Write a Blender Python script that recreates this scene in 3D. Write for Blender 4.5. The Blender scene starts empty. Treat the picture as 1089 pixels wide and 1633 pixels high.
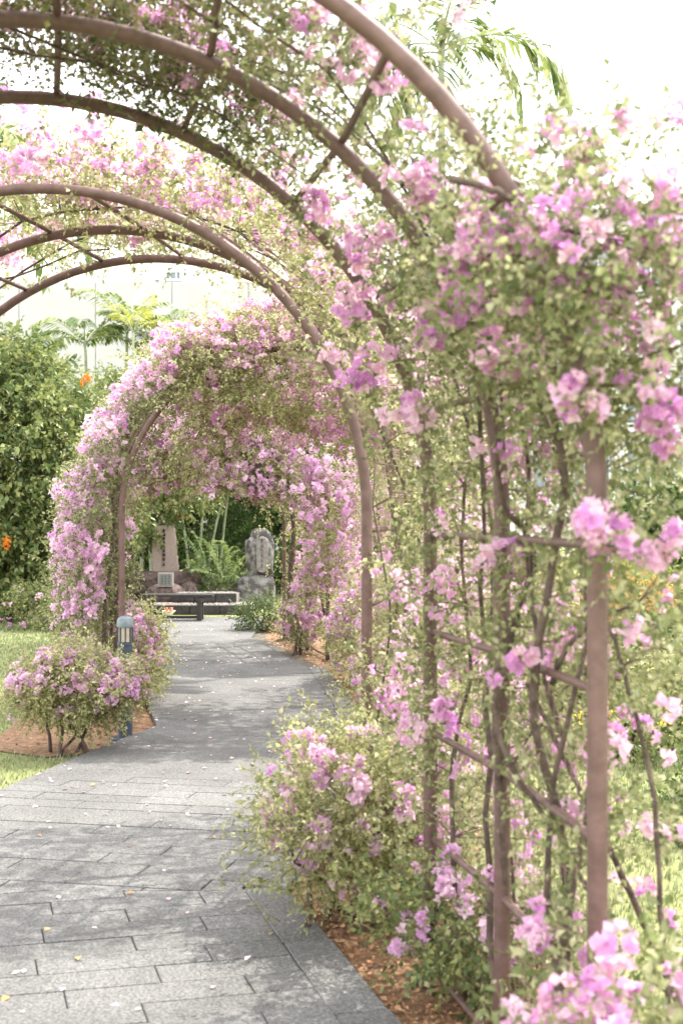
import bpy, bmesh, math, random
import numpy as np
from mathutils import Vector, Matrix, Quaternion, noise as mnoise

random.seed(4)
SC = bpy.context.scene
COL = SC.collection
R = math.radians

# ------------------------------------------------------------------ camera, sky, sun, exposure
F_PX, HOR, CX, EYE = 2268.0, 820.0, 544.5, 1.6
cam_d = bpy.data.cameras.new('camera')
cam_d.sensor_fit = 'VERTICAL'; cam_d.sensor_height = 36.0; cam_d.lens = 50.0
cam_d.clip_start = 0.05; cam_d.clip_end = 2000
cam_d.shift_y = (HOR - 816.5) / 1633.0
cam_d.dof.use_dof = True; cam_d.dof.focus_distance = 10.5; cam_d.dof.aperture_fstop = 4.5
cam = bpy.data.objects.new('camera', cam_d); COL.objects.link(cam)
cam.location = (0, 0, EYE); cam.rotation_euler = (R(90), 0, 0)
SC.camera = cam

SUN_DIR = Vector((0.42, 0.42, 1.0)).normalized()       # towards the sun
sun_el = math.asin(SUN_DIR.z); sun_az = math.atan2(SUN_DIR.x, SUN_DIR.y)
world = bpy.data.worlds.new('World'); SC.world = world; world.use_nodes = True
wn, wl = world.node_tree.nodes, world.node_tree.links
wn.clear()
wo = wn.new('ShaderNodeOutputWorld'); bg = wn.new('ShaderNodeBackground')
sky = wn.new('ShaderNodeTexSky'); sky.sky_type = 'NISHITA'; sky.sun_disc = False
sky.sun_elevation = sun_el; sky.sun_rotation = sun_az
sky.air_density = 1.0; sky.dust_density = 4.0; sky.ozone_density = 1.0
bg.inputs['Strength'].default_value = 0.15
# thin bright cloud veil over the whole sky
tcw = wn.new('ShaderNodeTexCoord'); nz = wn.new('ShaderNodeTexNoise')
nz.inputs['Scale'].default_value = 1.6; nz.inputs['Detail'].default_value = 5
mr = wn.new('ShaderNodeMapRange'); mr.inputs['From Min'].default_value = 0.3; mr.inputs['From Max'].default_value = 0.7
mr.inputs['To Min'].default_value = 0.72; mr.inputs['To Max'].default_value = 0.92
mxs = wn.new('ShaderNodeMix'); mxs.data_type = 'RGBA'
mxs.inputs['B'].default_value = (13.0, 13.0, 13.0, 1)
wl.new(tcw.outputs['Generated'], nz.inputs['Vector']); wl.new(nz.outputs['Fac'], mr.inputs['Value'])
wl.new(mr.outputs['Result'], mxs.inputs['Factor']); wl.new(sky.outputs['Color'], mxs.inputs['A'])
wl.new(mxs.outputs['Result'], bg.inputs['Color']); wl.new(bg.outputs['Background'], wo.inputs['Surface'])

sun_d = bpy.data.lights.new('sun', 'SUN'); sun_d.energy = 3.7; sun_d.angle = R(0.6); sun_d.color = (1.0, 0.95, 0.86)
sun = bpy.data.objects.new('sun', sun_d); COL.objects.link(sun)
sun.rotation_euler = (-SUN_DIR).to_track_quat('-Z', 'Y').to_euler(); sun.location = (20, 20, 50)

SC.view_settings.view_transform = 'Standard'; SC.view_settings.look = 'None'
SC.view_settings.exposure = 1.25; SC.view_settings.gamma = 1.0; SC.view_settings.use_curve_mapping = False
SC.render.engine = 'CYCLES'
cy = SC.cycles
cy.use_denoising = True; cy.max_bounces = 8; cy.diffuse_bounces = 5; cy.glossy_bounces = 2
cy.transmission_bounces = 5; cy.transparent_max_bounces = 4; cy.caustics_reflective = False; cy.caustics_refractive = False
cy.sample_clamp_indirect = 6


def px(x, y, d):
    """The point that the photograph shows at pixel (x, y), d metres in front of the camera."""
    return Vector(((x - CX) / F_PX * d, d, EYE - (y - HOR) / F_PX * d))


# ------------------------------------------------------------------ materials
def mat_new(name):
    m = bpy.data.materials.new(name); m.use_nodes = True
    nt = m.node_tree; nt.nodes.clear()
    out = nt.nodes.new('ShaderNodeOutputMaterial')
    return m, nt, out


def ramp(nt, stops):
    r = nt.nodes.new('ShaderNodeValToRGB'); e = r.color_ramp.elements
    while len(e) < len(stops): e.new(0.5)
    for i, (p, c) in enumerate(stops):
        e[i].position = p; e[i].color = (*c, 1)
    return r


def plant_mat(name, stops, transl=0.35, rough=0.5, spec=0.3, tint=(1.0, 1.0, 0.95), patch=None):
    m, nt, out = mat_new(name); N, L = nt.nodes, nt.links
    at = N.new('ShaderNodeAttribute'); at.attribute_name = 'rnd'
    oi = N.new('ShaderNodeObjectInfo')
    ad = N.new('ShaderNodeMath'); ad.operation = 'ADD'
    fr = N.new('ShaderNodeMath'); fr.operation = 'FRACT'
    L.new(at.outputs['Fac'], ad.inputs[0]); L.new(oi.outputs['Random'], ad.inputs[1]); L.new(ad.outputs[0], fr.inputs[0])
    rp = ramp(nt, stops); L.new(fr.outputs[0], rp.inputs['Fac'])
    col = rp.outputs['Color']
    # leaf-scale mottling
    geo = N.new('ShaderNodeNewGeometry')
    tx = N.new('ShaderNodeTexNoise'); tx.inputs['Scale'].default_value = 60; tx.inputs['Detail'].default_value = 2
    L.new(geo.outputs['Position'], tx.inputs['Vector'])
    hs = N.new('ShaderNodeHueSaturation')
    mp = N.new('ShaderNodeMapRange'); mp.inputs['From Min'].default_value = 0.3; mp.inputs['From Max'].default_value = 0.7
    mp.inputs['To Min'].default_value = 0.82; mp.inputs['To Max'].default_value = 1.16
    L.new(tx.outputs['Fac'], mp.inputs['Value']); L.new(mp.outputs['Result'], hs.inputs['Value']); L.new(col, hs.inputs['Color'])
    col = hs.outputs['Color']
    p = N.new('ShaderNodeBsdfPrincipled'); p.inputs['Roughness'].default_value = rough
    p.inputs['Specular IOR Level'].default_value = spec
    L.new(col, p.inputs['Base Color'])
    t = N.new('ShaderNodeBsdfTranslucent')
    tm = N.new('ShaderNodeMix'); tm.data_type = 'RGBA'; tm.blend_type = 'MULTIPLY'; tm.inputs['Factor'].default_value = 1
    tm.inputs['B'].default_value = (*tint, 1); L.new(col, tm.inputs['A']); L.new(tm.outputs['Result'], t.inputs['Color'])
    mx = N.new('ShaderNodeMixShader'); mx.inputs['Fac'].default_value = transl
    L.new(p.outputs[0], mx.inputs[1]); L.new(t.outputs[0], mx.inputs[2]); L.new(mx.outputs[0], out.inputs['Surface'])
    return m


def solid(name, c1, c2=None, scale=8.0, rough=0.7, bump=0.0, bscale=None, spec=0.4, detail=6, rnd=0.0, coord='Object', lo=0.35, hi=0.65):
    """noise-mottled surface; rnd shifts the value per object"""
    m, nt, out = mat_new(name); N, L = nt.nodes, nt.links
    tc = N.new('ShaderNodeTexCoord'); geo = N.new('ShaderNodeNewGeometry')
    vec = geo.outputs['Position'] if coord == 'World' else tc.outputs['Object']
    tx = N.new('ShaderNodeTexNoise'); tx.inputs['Scale'].default_value = scale; tx.inputs['Detail'].default_value = detail
    tx.inputs['Roughness'].default_value = 0.6
    L.new(vec, tx.inputs['Vector'])
    rp = ramp(nt, [(lo, c1), (hi, c2 or c1)]); L.new(tx.outputs['Fac'], rp.inputs['Fac'])
    col = rp.outputs['Color']
    if rnd:
        oi = N.new('ShaderNodeObjectInfo'); hs = N.new('ShaderNodeHueSaturation')
        mp = N.new('ShaderNodeMapRange'); mp.inputs['To Min'].default_value = 1 - rnd; mp.inputs['To Max'].default_value = 1 + rnd
        L.new(oi.outputs['Random'], mp.inputs['Value']); L.new(mp.outputs['Result'], hs.inputs['Value'])
        L.new(col, hs.inputs['Color']); col = hs.outputs['Color']
    p = N.new('ShaderNodeBsdfPrincipled'); p.inputs['Roughness'].default_value = rough
    p.inputs['Specular IOR Level'].default_value = spec
    L.new(col, p.inputs['Base Color'])
    if bump:
        t2 = N.new('ShaderNodeTexNoise'); t2.inputs['Scale'].default_value = bscale or scale * 6; t2.inputs['Detail'].default_value = 4
        L.new(vec, t2.inputs['Vector'])
        b = N.new('ShaderNodeBump'); b.inputs['Strength'].default_value = bump; b.inputs['Distance'].default_value = 0.02
        L.new(t2.outputs['Fac'], b.inputs['Height']); L.new(b.outputs['Normal'], p.inputs['Normal'])
    L.new(p.outputs[0], out.inputs['Surface'])
    return m


M = {}
M['leaf'] = plant_mat('bougainvillea_leaf', [(0.0, (0.10, 0.13, 0.045)), (0.3, (0.185, 0.225, 0.09)), (0.6, (0.335, 0.355, 0.175)), (0.85, (0.5, 0.49, 0.3)), (1.0, (0.16, 0.19, 0.07))], 0.48)
M['leaf_pale'] = plant_mat('bougainvillea_pale_leaf', [(0.0, (0.2, 0.22, 0.08)), (0.35, (0.36, 0.385, 0.17)), (0.7, (0.57, 0.55, 0.33)), (1.0, (0.3, 0.31, 0.12))], 0.52)
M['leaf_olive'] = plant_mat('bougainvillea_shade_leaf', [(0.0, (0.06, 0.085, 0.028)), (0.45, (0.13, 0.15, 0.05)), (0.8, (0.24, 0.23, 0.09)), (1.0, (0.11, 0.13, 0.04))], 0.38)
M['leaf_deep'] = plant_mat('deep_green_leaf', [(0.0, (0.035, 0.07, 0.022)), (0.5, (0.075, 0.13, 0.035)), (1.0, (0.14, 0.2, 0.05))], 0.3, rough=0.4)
M['leaf_tree'] = plant_mat('hedge_leaf', [(0.0, (0.07, 0.115, 0.04)), (0.5, (0.17, 0.215, 0.075)), (0.85, (0.33, 0.35, 0.13)), (1.0, (0.21, 0.25, 0.085))], 0.32, rough=0.42)
M['leaf_lime'] = plant_mat('lime_leaf', [(0.0, (0.17, 0.22, 0.05)), (0.5, (0.34, 0.37, 0.09)), (1.0, (0.5, 0.47, 0.14))], 0.4)
M['leaf_croton'] = plant_mat('croton_leaf', [(0.0, (0.55, 0.2, 0.06)), (0.35, (0.62, 0.32, 0.16)), (0.6, (0.4, 0.35, 0.1)), (1.0, (0.58, 0.25, 0.1))], 0.35)
M['palm'] = plant_mat('palm_leaf', [(0.0, (0.07, 0.12, 0.04)), (0.5, (0.15, 0.21, 0.06)), (1.0, (0.3, 0.34, 0.12))], 0.35, rough=0.4)
M['palm_yellow'] = plant_mat('palm_yellow_leaf', [(0.0, (0.26, 0.3, 0.06)), (0.6, (0.45, 0.44, 0.1)), (1.0, (0.3, 0.32, 0.1))], 0.4)
M['flower'] = plant_mat('bougainvillea_bract', [(0.0, (0.69, 0.34, 0.68)), (0.22, (0.77, 0.46, 0.72)), (0.5, (0.83, 0.59, 0.74)), (0.75, (0.87, 0.71, 0.78)), (0.9, (0.85, 0.62, 0.67)), (1.0, (0.72, 0.38, 0.69))], 0.55, spec=0.15, tint=(1.0, 0.92, 1.0))
M['flower_pale'] = plant_mat('bougainvillea_pale_bract', [(0.0, (0.72, 0.42, 0.72)), (0.3, (0.81, 0.58, 0.75)), (0.7, (0.86, 0.72, 0.78)), (1.0, (0.77, 0.5, 0.72))], 0.55, spec=0.15, tint=(1.0, 0.92, 1.0))
M['orange'] = plant_mat('orange_petal', [(0.0, (0.75, 0.2, 0.02)), (1.0, (0.8, 0.34, 0.04))], 0.4)
M['yellow'] = plant_mat('yellow_petal', [(0.0, (0.8, 0.62, 0.05)), (1.0, (0.8, 0.7, 0.2))], 0.4)
M['stamen'] = plant_mat('flower_tube', [(0.0, (0.75, 0.66, 0.5)), (1.0, (0.8, 0.75, 0.65))], 0.2)
M['twig'] = solid('twig_bark', (0.075, 0.05, 0.038), (0.16, 0.115, 0.085), 40, 0.85)
M['bark'] = solid('vine_bark', (0.055, 0.036, 0.03), (0.15, 0.11, 0.085), 25, 0.9, 0.5)
M['greentwig'] = solid('green_twig', (0.16, 0.14, 0.06), (0.24, 0.22, 0.1), 30, 0.8)
M['tube'] = solid('painted_steel_tube', (0.098, 0.055, 0.045), (0.152, 0.09, 0.078), 22, 0.5, 0.12, 300, 0.4)
M['wire'] = solid('rusty_wire', (0.27, 0.18, 0.15), (0.36, 0.26, 0.22), 20, 0.6)
M['grass_base'] = solid('lawn_soil', (0.15, 0.17, 0.055), (0.24, 0.245, 0.1), 1.8, 0.95, 0.4, 60, coord='World')
M['blade'] = plant_mat('grass_blade', [(0.0, (0.14, 0.19, 0.08)), (0.5, (0.24, 0.28, 0.14)), (0.85, (0.36, 0.37, 0.22)), (1.0, (0.2, 0.24, 0.11))], 0.35)
M['mulch'] = solid('mulch_soil', (0.14, 0.082, 0.048), (0.34, 0.2, 0.11), 22, 0.95, 0.8, 90, coord='World')
M['chip'] = plant_mat('litter_leaf', [(0.0, (0.17, 0.085, 0.045)), (0.4, (0.36, 0.19, 0.1)), (0.75, (0.5, 0.31, 0.17)), (1.0, (0.26, 0.14, 0.08))], 0.15, rough=0.85)
M['joint'] = solid('joint_dirt', (0.06, 0.054, 0.045), (0.15, 0.125, 0.085), 4, 0.95, coord='World')
M['stone_edge'] = solid('edging_stone', (0.08, 0.08, 0.08), (0.11, 0.11, 0.108), 5, 0.8, 0.5, 160, rnd=0.12, coord='World')


def paver_mat():
    m, nt, out = mat_new('granite_paver'); N, L = nt.nodes, nt.links
    geo = N.new('ShaderNodeNewGeometry'); oi = N.new('ShaderNodeObjectInfo')
    big = N.new('ShaderNodeTexNoise'); big.inputs['Scale'].default_value = 1.7; big.inputs['Detail'].default_value = 5
    fine = N.new('ShaderNodeTexNoise'); fine.inputs['Scale'].default_value = 110; fine.inputs['Detail'].default_value = 3
    fine.inputs['Roughness'].default_value = 0.75
    L.new(geo.outputs['Position'], big.inputs['Vector']); L.new(geo.outputs['Position'], fine.inputs['Vector'])
    r1 = ramp(nt, [(0.32, (0.104, 0.103, 0.1)), (0.68, (0.152, 0.151, 0.148))]); L.new(big.outputs['Fac'], r1.inputs['Fac'])
    r2 = ramp(nt, [(0.36, (0.42, 0.42, 0.42)), (0.5, (0.97, 0.97, 0.97)), (0.64, (1.7, 1.7, 1.68))]); L.new(fine.outputs['Fac'], r2.inputs['Fac'])
    mu = N.new('ShaderNodeMix'); mu.data_type = 'RGBA'; mu.blend_type = 'MULTIPLY'; mu.inputs['Factor'].default_value = 1
    L.new(r1.outputs['Color'], mu.inputs['A']); L.new(r2.outputs['Color'], mu.inputs['B'])
    hs = N.new('ShaderNodeHueSaturation'); mp = N.new('ShaderNodeMapRange')
    mp.inputs['To Min'].default_value = 0.9; mp.inputs['To Max'].default_value = 1.1
    L.new(oi.outputs['Random'], mp.inputs['Value']); L.new(mp.outputs['Result'], hs.inputs['Value']); L.new(mu.outputs['Result'], hs.inputs['Color'])
    p = N.new('ShaderNodeBsdfPrincipled'); p.inputs['Roughness'].default_value = 0.78; p.inputs['Specular IOR Level'].default_value = 0.35
    L.new(hs.outputs['Color'], p.inputs['Base Color'])
    b = N.new('ShaderNodeBump'); b.inputs['Strength'].default_value = 0.55; b.inputs['Distance'].default_value = 0.004
    L.new(fine.outputs['Fac'], b.inputs['Height']); L.new(b.outputs['Normal'], p.inputs['Normal'])
    L.new(p.outputs[0], out.inputs['Surface'])
    return m


M['paver'] = paver_mat()
M['wall_white'] = solid('white_render', (0.72, 0.715, 0.7), (0.8, 0.795, 0.78), 0.6, 0.85, coord='World')
M['wall_grey'] = solid('pale_render', (0.37, 0.37, 0.362), (0.41, 0.405, 0.395), 0.8, 0.85, coord='World')
M['glass'] = solid('window_glass', (0.1, 0.13, 0.16), (0.2, 0.25, 0.29), 0.4, 0.12, spec=0.8)
M['frame'] = solid('window_frame', (0.55, 0.57, 0.6), (0.62, 0.64, 0.66), 2, 0.5)
M['pole'] = solid('galvanised_pole', (0.3, 0.31, 0.32), (0.38, 0.39, 0.4), 4, 0.5)
M['slate'] = solid('slate_blue_paint', (0.04, 0.055, 0.075), (0.065, 0.085, 0.11), 12, 0.45, 0.1, 120)
M['slate_light'] = solid('weathered_blue_paint', (0.13, 0.165, 0.19), (0.2, 0.23, 0.25), 20, 0.55)
M['diffuser'] = solid('lantern_diffuser', (0.42, 0.36, 0.26), (0.55, 0.49, 0.37), 18, 0.35)
M['pinkstone'] = solid('pink_granite', (0.31, 0.235, 0.21), (0.47, 0.375, 0.34), 55, 0.85, 0.6, 160, detail=8)
M['brownrock'] = solid('brown_rock', (0.06, 0.042, 0.038), (0.19, 0.135, 0.12), 14, 0.9, 0.8, 60)
M['whiterock'] = solid('lichen_rock', (0.07, 0.06, 0.06), (0.25, 0.245, 0.23), 7, 0.9, 0.9, 50, lo=0.44, hi=0.62)
M['plaque'] = solid('grey_plaque', (0.15, 0.165, 0.16), (0.21, 0.22, 0.215), 50, 0.6)
M['plaque_rim'] = solid('plaque_rim', (0.32, 0.29, 0.27), (0.38, 0.34, 0.32), 40, 0.7)
M['panel'] = solid('carved_grey_panel', (0.13, 0.12, 0.115), (0.24, 0.225, 0.215), 16, 0.85, 0.5, 90)
M['engrave'] = solid('engraved_black', (0.03, 0.022, 0.02), (0.05, 0.04, 0.035), 30, 0.9)
M['black'] = solid('black_timber', (0.012, 0.011, 0.011), (0.035, 0.03, 0.028), 20, 0.55)
M['kerbblack'] = solid('black_stone', (0.018, 0.016, 0.016), (0.05, 0.045, 0.043), 14, 0.7)
M['gravel'] = solid('pale_gravel', (0.2, 0.17, 0.15), (0.5, 0.46, 0.42), 70, 0.95, 0.8, 120)
M['dish'] = solid('white_ceramic', (0.72, 0.7, 0.68), (0.8, 0.78, 0.76), 5, 0.25)
M['red'] = solid('red_glaze', (0.42, 0.1, 0.06), (0.5, 0.14, 0.09), 10, 0.3)
M['cane'] = solid('palm_cane', (0.2, 0.24, 0.15), (0.36, 0.38, 0.26), 6, 0.6)
M['trunk'] = solid('tree_trunk', (0.08, 0.06, 0.045), (0.17, 0.13, 0.1), 10, 0.9, 0.7)
M['petal'] = plant_mat('fallen_petal', [(0.0, (0.7, 0.5, 0.56)), (0.5, (0.78, 0.6, 0.6)), (1.0, (0.74, 0.48, 0.6))], 0.2, rough=0.8)
M['deadleaf'] = plant_mat('fallen_leaf', [(0.0, (0.5, 0.3, 0.12)), (0.5, (0.6, 0.42, 0.2)), (1.0, (0.42, 0.22, 0.1))], 0.2, rough=0.8)


# ------------------------------------------------------------------ object helpers
def tag(o, label=None, cat=None, group=None, kind=None):
    if label: o['label'] = label
    if cat: o['category'] = cat
    if group: o['group'] = group
    if kind: o['kind'] = kind
    return o


def empty(name, loc=(0, 0, 0), label=None, cat=None, group=None):
    o = bpy.data.objects.new(name, None); COL.objects.link(o); o.location = loc; o.empty_display_size = 0.1
    return tag(o, label, cat, group)


def link(name, mesh, parent=None, mw=None):
    o = bpy.data.objects.new(name, mesh); COL.objects.link(o)
    if parent is not None: o.parent = parent
    if mw is not None: o.matrix_local = mw
    return o


def npmesh(name, V, F, mats, mi=None, rnd=None, smooth=True):
    me = bpy.data.meshes.new(name)
    V = np.ascontiguousarray(V, np.float32); F = np.ascontiguousarray(F, np.int32)
    nv, nf, k = len(V), len(F), F.shape[1]
    me.vertices.add(nv); me.vertices.foreach_set('co', V.ravel())
    me.loops.add(nf * k); me.loops.foreach_set('vertex_index', F.ravel())
    me.polygons.add(nf); me.polygons.foreach_set('loop_start', np.arange(0, nf * k, k, dtype=np.int32))
    try: me.polygons.foreach_set('loop_total', np.full(nf, k, np.int32))
    except Exception: pass
    if mi is not None: me.polygons.foreach_set('material_index', np.ascontiguousarray(mi, np.int32))
    me.polygons.foreach_set('use_smooth', np.full(nf, smooth, bool))
    if rnd is not None:
        a = me.attributes.new('rnd', 'FLOAT', 'POINT'); a.data.foreach_set('value', np.ascontiguousarray(rnd, np.float32))
    for m in mats: me.materials.append(m)
    me.update(calc_edges=True)
    return me


def bm_obj(name, bm, mat, parent=None, smooth=False, loc=None):
    me = bpy.data.meshes.new(name); bm.normal_update(); bm.to_mesh(me); bm.free()
    if smooth: me.polygons.foreach_set('use_smooth', np.full(len(me.polygons), True))
    for m in (mat if isinstance(mat, (list, tuple)) else [mat]): me.materials.append(m)
    o = link(name, me, parent)
    if loc is not None: o.location = loc
    return o


def box(bm, x0, x1, y0, y1, z0, z1, bev=0.0, rot=None):
    r = bmesh.ops.create_cube(bm, size=1.0)
    vs = r['verts']
    c = Vector(((x0 + x1) / 2, (y0 + y1) / 2, (z0 + z1) / 2))
    bmesh.ops.scale(bm, vec=(x1 - x0, y1 - y0, z1 - z0), verts=vs)
    if rot: bmesh.ops.rotate(bm, cent=(0, 0, 0), matrix=rot, verts=vs)
    bmesh.ops.translate(bm, vec=c, verts=vs)
    if bev:
        es = list({e for v in vs for e in v.link_edges})
        bmesh.ops.bevel(bm, geom=es, offset=bev, segments=1, affect='EDGES')


def tube_arrays(P, r, sides=6, caps=True):
    """sweep a ring along points P; returns verts and triangle faces"""
    P = np.asarray(P, float); n = len(P); r = np.broadcast_to(np.asarray(r, float), (n,))
    T = np.gradient(P, axis=0); T /= np.linalg.norm(T, axis=1)[:, None] + 1e-9
    u = np.array([0.0, 0, 1]) if abs(T[0][2]) < 0.9 else np.array([0.0, 1.0, 0])
    A = np.zeros((n, 3)); a = np.cross(T[0], u); a /= np.linalg.norm(a)
    for i in range(n):
        a = a - T[i] * np.dot(a, T[i]); a /= np.linalg.norm(a) + 1e-9; A[i] = a
    B = np.cross(T, A)
    th = np.arange(sides) / sides * 2 * math.pi
    V = P[:, None, :] + r[:, None, None] * (np.cos(th)[None, :, None] * A[:, None, :] + np.sin(th)[None, :, None] * B[:, None, :])
    V = V.reshape(-1, 3); F = []
    i = np.arange(n - 1)[:, None] * sides; j = np.arange(sides)[None, :]; j2 = (j + 1) % sides
    q = np.stack([i + j, i + j2, i + sides + j2, i + sides + j], -1).reshape(-1, 4)
    F = np.concatenate([q[:, [0, 1, 2]], q[:, [0, 2, 3]]])
    if caps:
        c0 = len(V); V = np.vstack([V, P[0], P[-1]])
        jj = np.arange(sides); b = (n - 1) * sides
        F = np.vstack([F, np.stack([np.full(sides, c0), (jj + 1) % sides, jj], -1),
                       np.stack([np.full(sides, c0 + 1), b + jj, b + (jj + 1) % sides], -1)])
    return V, F


def join(parts):
    V, F, o = [], [], 0
    for v, f in parts:
        V.append(v); F.append(f + o); o += len(v)
    return np.vstack(V), np.vstack(F)


def tubes_obj(name, lines, mat, parent=None, sides=6):
    V, F = join([tube_arrays(P, r, sides) for P, r in lines])
    return link(name, npmesh(name, V, F, [mat]), parent)


# ------------------------------------------------------------------ leaf, flower and frond templates
def unit(v): return v / (np.linalg.norm(v, axis=-1, keepdims=True) + 1e-9)


def basis(d, up, roll=None):
    """matrices whose columns are x, y = d, z (towards up)"""
    d = unit(np.asarray(d, float)); up = np.broadcast_to(np.asarray(up, float), d.shape)
    x = np.cross(d, up); bad = np.linalg.norm(x, axis=-1) < 1e-3
    x[bad] = np.cross(d[bad], [1.0, 0.3, 0.2]); x = unit(x); z = np.cross(x, d)
    return np.stack([x, d, z], -1)


LEAFV = np.array([(0, 0, 0), (-.5, .42, .12), (.5, .42, .12), (0, .45, 0), (0, 1, -.1)], float)
LEAFF = np.array([(0, 3, 1), (3, 4, 1), (0, 2, 3), (3, 2, 4)])
BRV = np.array([(0, 0, 0), (-.46, .42, .14), (.46, .42, .14), (0, .5, -.03), (0, 1, .12)], float)


class T:  # a template: verts, tris, material index per face, per-vertex rnd offset
    def __init__(s, V, F, mi, rnd): s.V, s.F, s.mi, s.rnd, s.me = np.asarray(V, float), np.asarray(F), np.asarray(mi), np.asarray(rnd), {}

    def mesh(s, name, mats, key):
        if key not in s.me: s.me[key] = npmesh(name, s.V, s.F, mats, s.mi, s.rnd)
        return s.me[key]


def sprig_template(seed, n=8, length=0.13, leaf=0.036, wid=0.6, droop=0.3):
    g = np.random.default_rng(seed)
    V, F, mi, rn, o = [], [], [], [], 0
    bend = g.uniform(-.25, .25, 2)
    def at(t): return np.array([bend[0] * length * t * t, length * t, bend[1] * length * t * t])
    sv, sf = tube_arrays([at(0), at(.5), at(1)], [0.0014, 0.0012, 0.0006], 3, False)
    V.append(sv); F.append(sf); mi += [1] * len(sf); rn += [0.5] * len(sv); o += len(sv)
    for i in range(n):
        t = 0.12 + 0.88 * (i + g.uniform(-.3, .3)) / (n - 1)
        t = min(max(t, .08), 1.0); a = i * 2.4 + g.uniform(-.5, .5)
        rad = np.array([math.cos(a), 0, math.sin(a)])
        k = 0.35 + 0.9 * t if i < n - 1 else 3
        d = rad * 1.0 + np.array([0, k, 0]) + np.array([0, 0, -droop * g.random()])
        L = leaf * g.uniform(.6, 1.15) * (1 - 0.25 * t)
        B = basis(d[None], (np.array([0, 0, 1.0]) + g.normal(0, .5, 3))[None])[0]
        S = np.array([wid * g.uniform(.8, 1.2), 1, g.uniform(.2, 1.6)]) * L
        v = (LEAFV * S) @ B.T + at(t)
        V.append(v); F.append(LEAFF + o); mi += [0] * 4; rn += [g.random() * 0.55] * 5; o += 5
    return T(np.vstack(V), np.vstack(F), mi, rn)


def flower_arrays(g, size):
    V, F, mi, o = [], [], [], 0
    a0 = g.uniform(0, 6.28)
    for k in range(3):
        a = a0 + k * 2.094 + g.uniform(-.25, .25)
        up = g.uniform(.35, .95)
        d = np.array([math.cos(a), math.sin(a), up])
        B = basis(d[None], np.array([[-math.cos(a) * .6, -math.sin(a) * .6, 1.0]]))[0]
        L = size * g.uniform(.85, 1.15)
        v = (BRV * np.array([1.1 * g.uniform(.85, 1.1), 1, g.uniform(.5, 1.4)]) * L) @ B.T
        V.append(v); F.append(LEAFF + o); mi += [0] * 4; o += 5
    h = size * 0.55
    V.append(np.array([(0, 0, 0), (size * .07, 0, h), (-size * .04, size * .06, h)])); F.append(np.array([(o, o + 1, o + 2)])); mi += [1]
    return np.vstack(V), np.vstack(F), mi


def spray_template(seed, n=6, r=0.04, size=0.03):
    g = np.random.default_rng(seed)
    V, F, mi, rn, o = [], [], [], [], 0
    for i in range(n):
        d = unit(g.normal(0, 1, 3)); d[2] = abs(d[2]) * 0.9 + .1
        d = unit(d)
        v, f, m = flower_arrays(g, size * g.uniform(.8, 1.15))
        B = basis(np.cross(d, g.normal(0, 1, 3))[None], d[None])[0]
        v = v @ B.T + d * r * g.uniform(.45, 1.0) * np.array([1.15, 1.15, .9])
        V.append(v); F.append(f + o); mi += m; rn += [g.random() * 0.3] * len(v); o += len(v)
    return T(np.vstack(V), np.vstack(F), mi, rn)


SPRIG = [sprig_template(i, n=[7, 8, 9, 10][i % 4]) for i in range(10)]
SPRIG_BIG = [sprig_template(50 + i, n=9, length=0.36, leaf=0.13, wid=0.55, droop=.8) for i in range(8)]
SPRAY = [spray_template(100 + i, n=[5, 6, 8, 9, 11][i % 5], r=[.020, .024, .029, .033, .038][i % 5], size=.031) for i in range(12)]
DOTS = [spray_template(200 + i, n=3, r=.03, size=.03) for i in range(4)]


def merged(name, temps, idx, Rm, S, P, mats, rv):
    """all instances as ONE mesh"""
    Vs, Fs, Ms, Rs, o = [], [], [], [], 0
    for k, t in enumerate(temps):
        w = np.nonzero(idx == k)[0]
        if not len(w): continue
        v = np.einsum('nij,vj->nvi', Rm[w] * S[w][:, None, None], t.V) + P[w][:, None, :]
        nv = len(t.V)
        f = t.F[None] + (np.arange(len(w)) * nv)[:, None, None] + o
        Vs.append(v.reshape(-1, 3)); Fs.append(f.reshape(-1, 3)); Ms.append(np.tile(t.mi, len(w)))
        Rs.append((np.mod(t.rnd[None] + rv[w][:, None], 1.0)).ravel()); o += len(w) * nv
    return npmesh(name, np.vstack(Vs), np.vstack(Fs), mats, np.concatenate(Ms), np.concatenate(Rs))


def in_view(P, m=30):
    d = np.maximum(P[:, 1], .05)
    x = CX + P[:, 0] / d * F_PX; y = HOR - (P[:, 2] - EYE) / d * F_PX
    return (x > -m) & (x < 1089 + m) & (y > -m) & (y < 1633 + m)


def scatter(root, part, rest, temps, P, D, up, S, mats, g, n_obj, key):
    """put a template at every P pointing along D: the n_obj that show largest as parts, the rest as one stuff part"""
    n = len(P)
    if not n: return
    idx = g.integers(0, len(temps), n); Rm = basis(D, up); rv = g.random(n)
    base = np.array(root.location)
    size = np.where(in_view(P), S / np.linalg.norm(P - np.array([0, 0, EYE]), axis=1), 0)
    order = np.argsort(-size)
    near = order[:n_obj] if n > n_obj else order
    near = near[size[near] > 0]
    far = np.setdiff1d(np.arange(n), near)
    for i in near:
        me = temps[idx[i]].mesh(part, mats, key)
        m = np.eye(4); m[:3, :3] = Rm[i] * S[i]; m[:3, 3] = P[i] - base
        link(part, me, root, Matrix(m.tolist()))
    if len(far):
        o = link(rest, merged(rest, temps, idx[far], Rm[far], S[far], P[far] - base, mats, rv[far]), root)
        o['kind'] = 'stuff'


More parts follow.
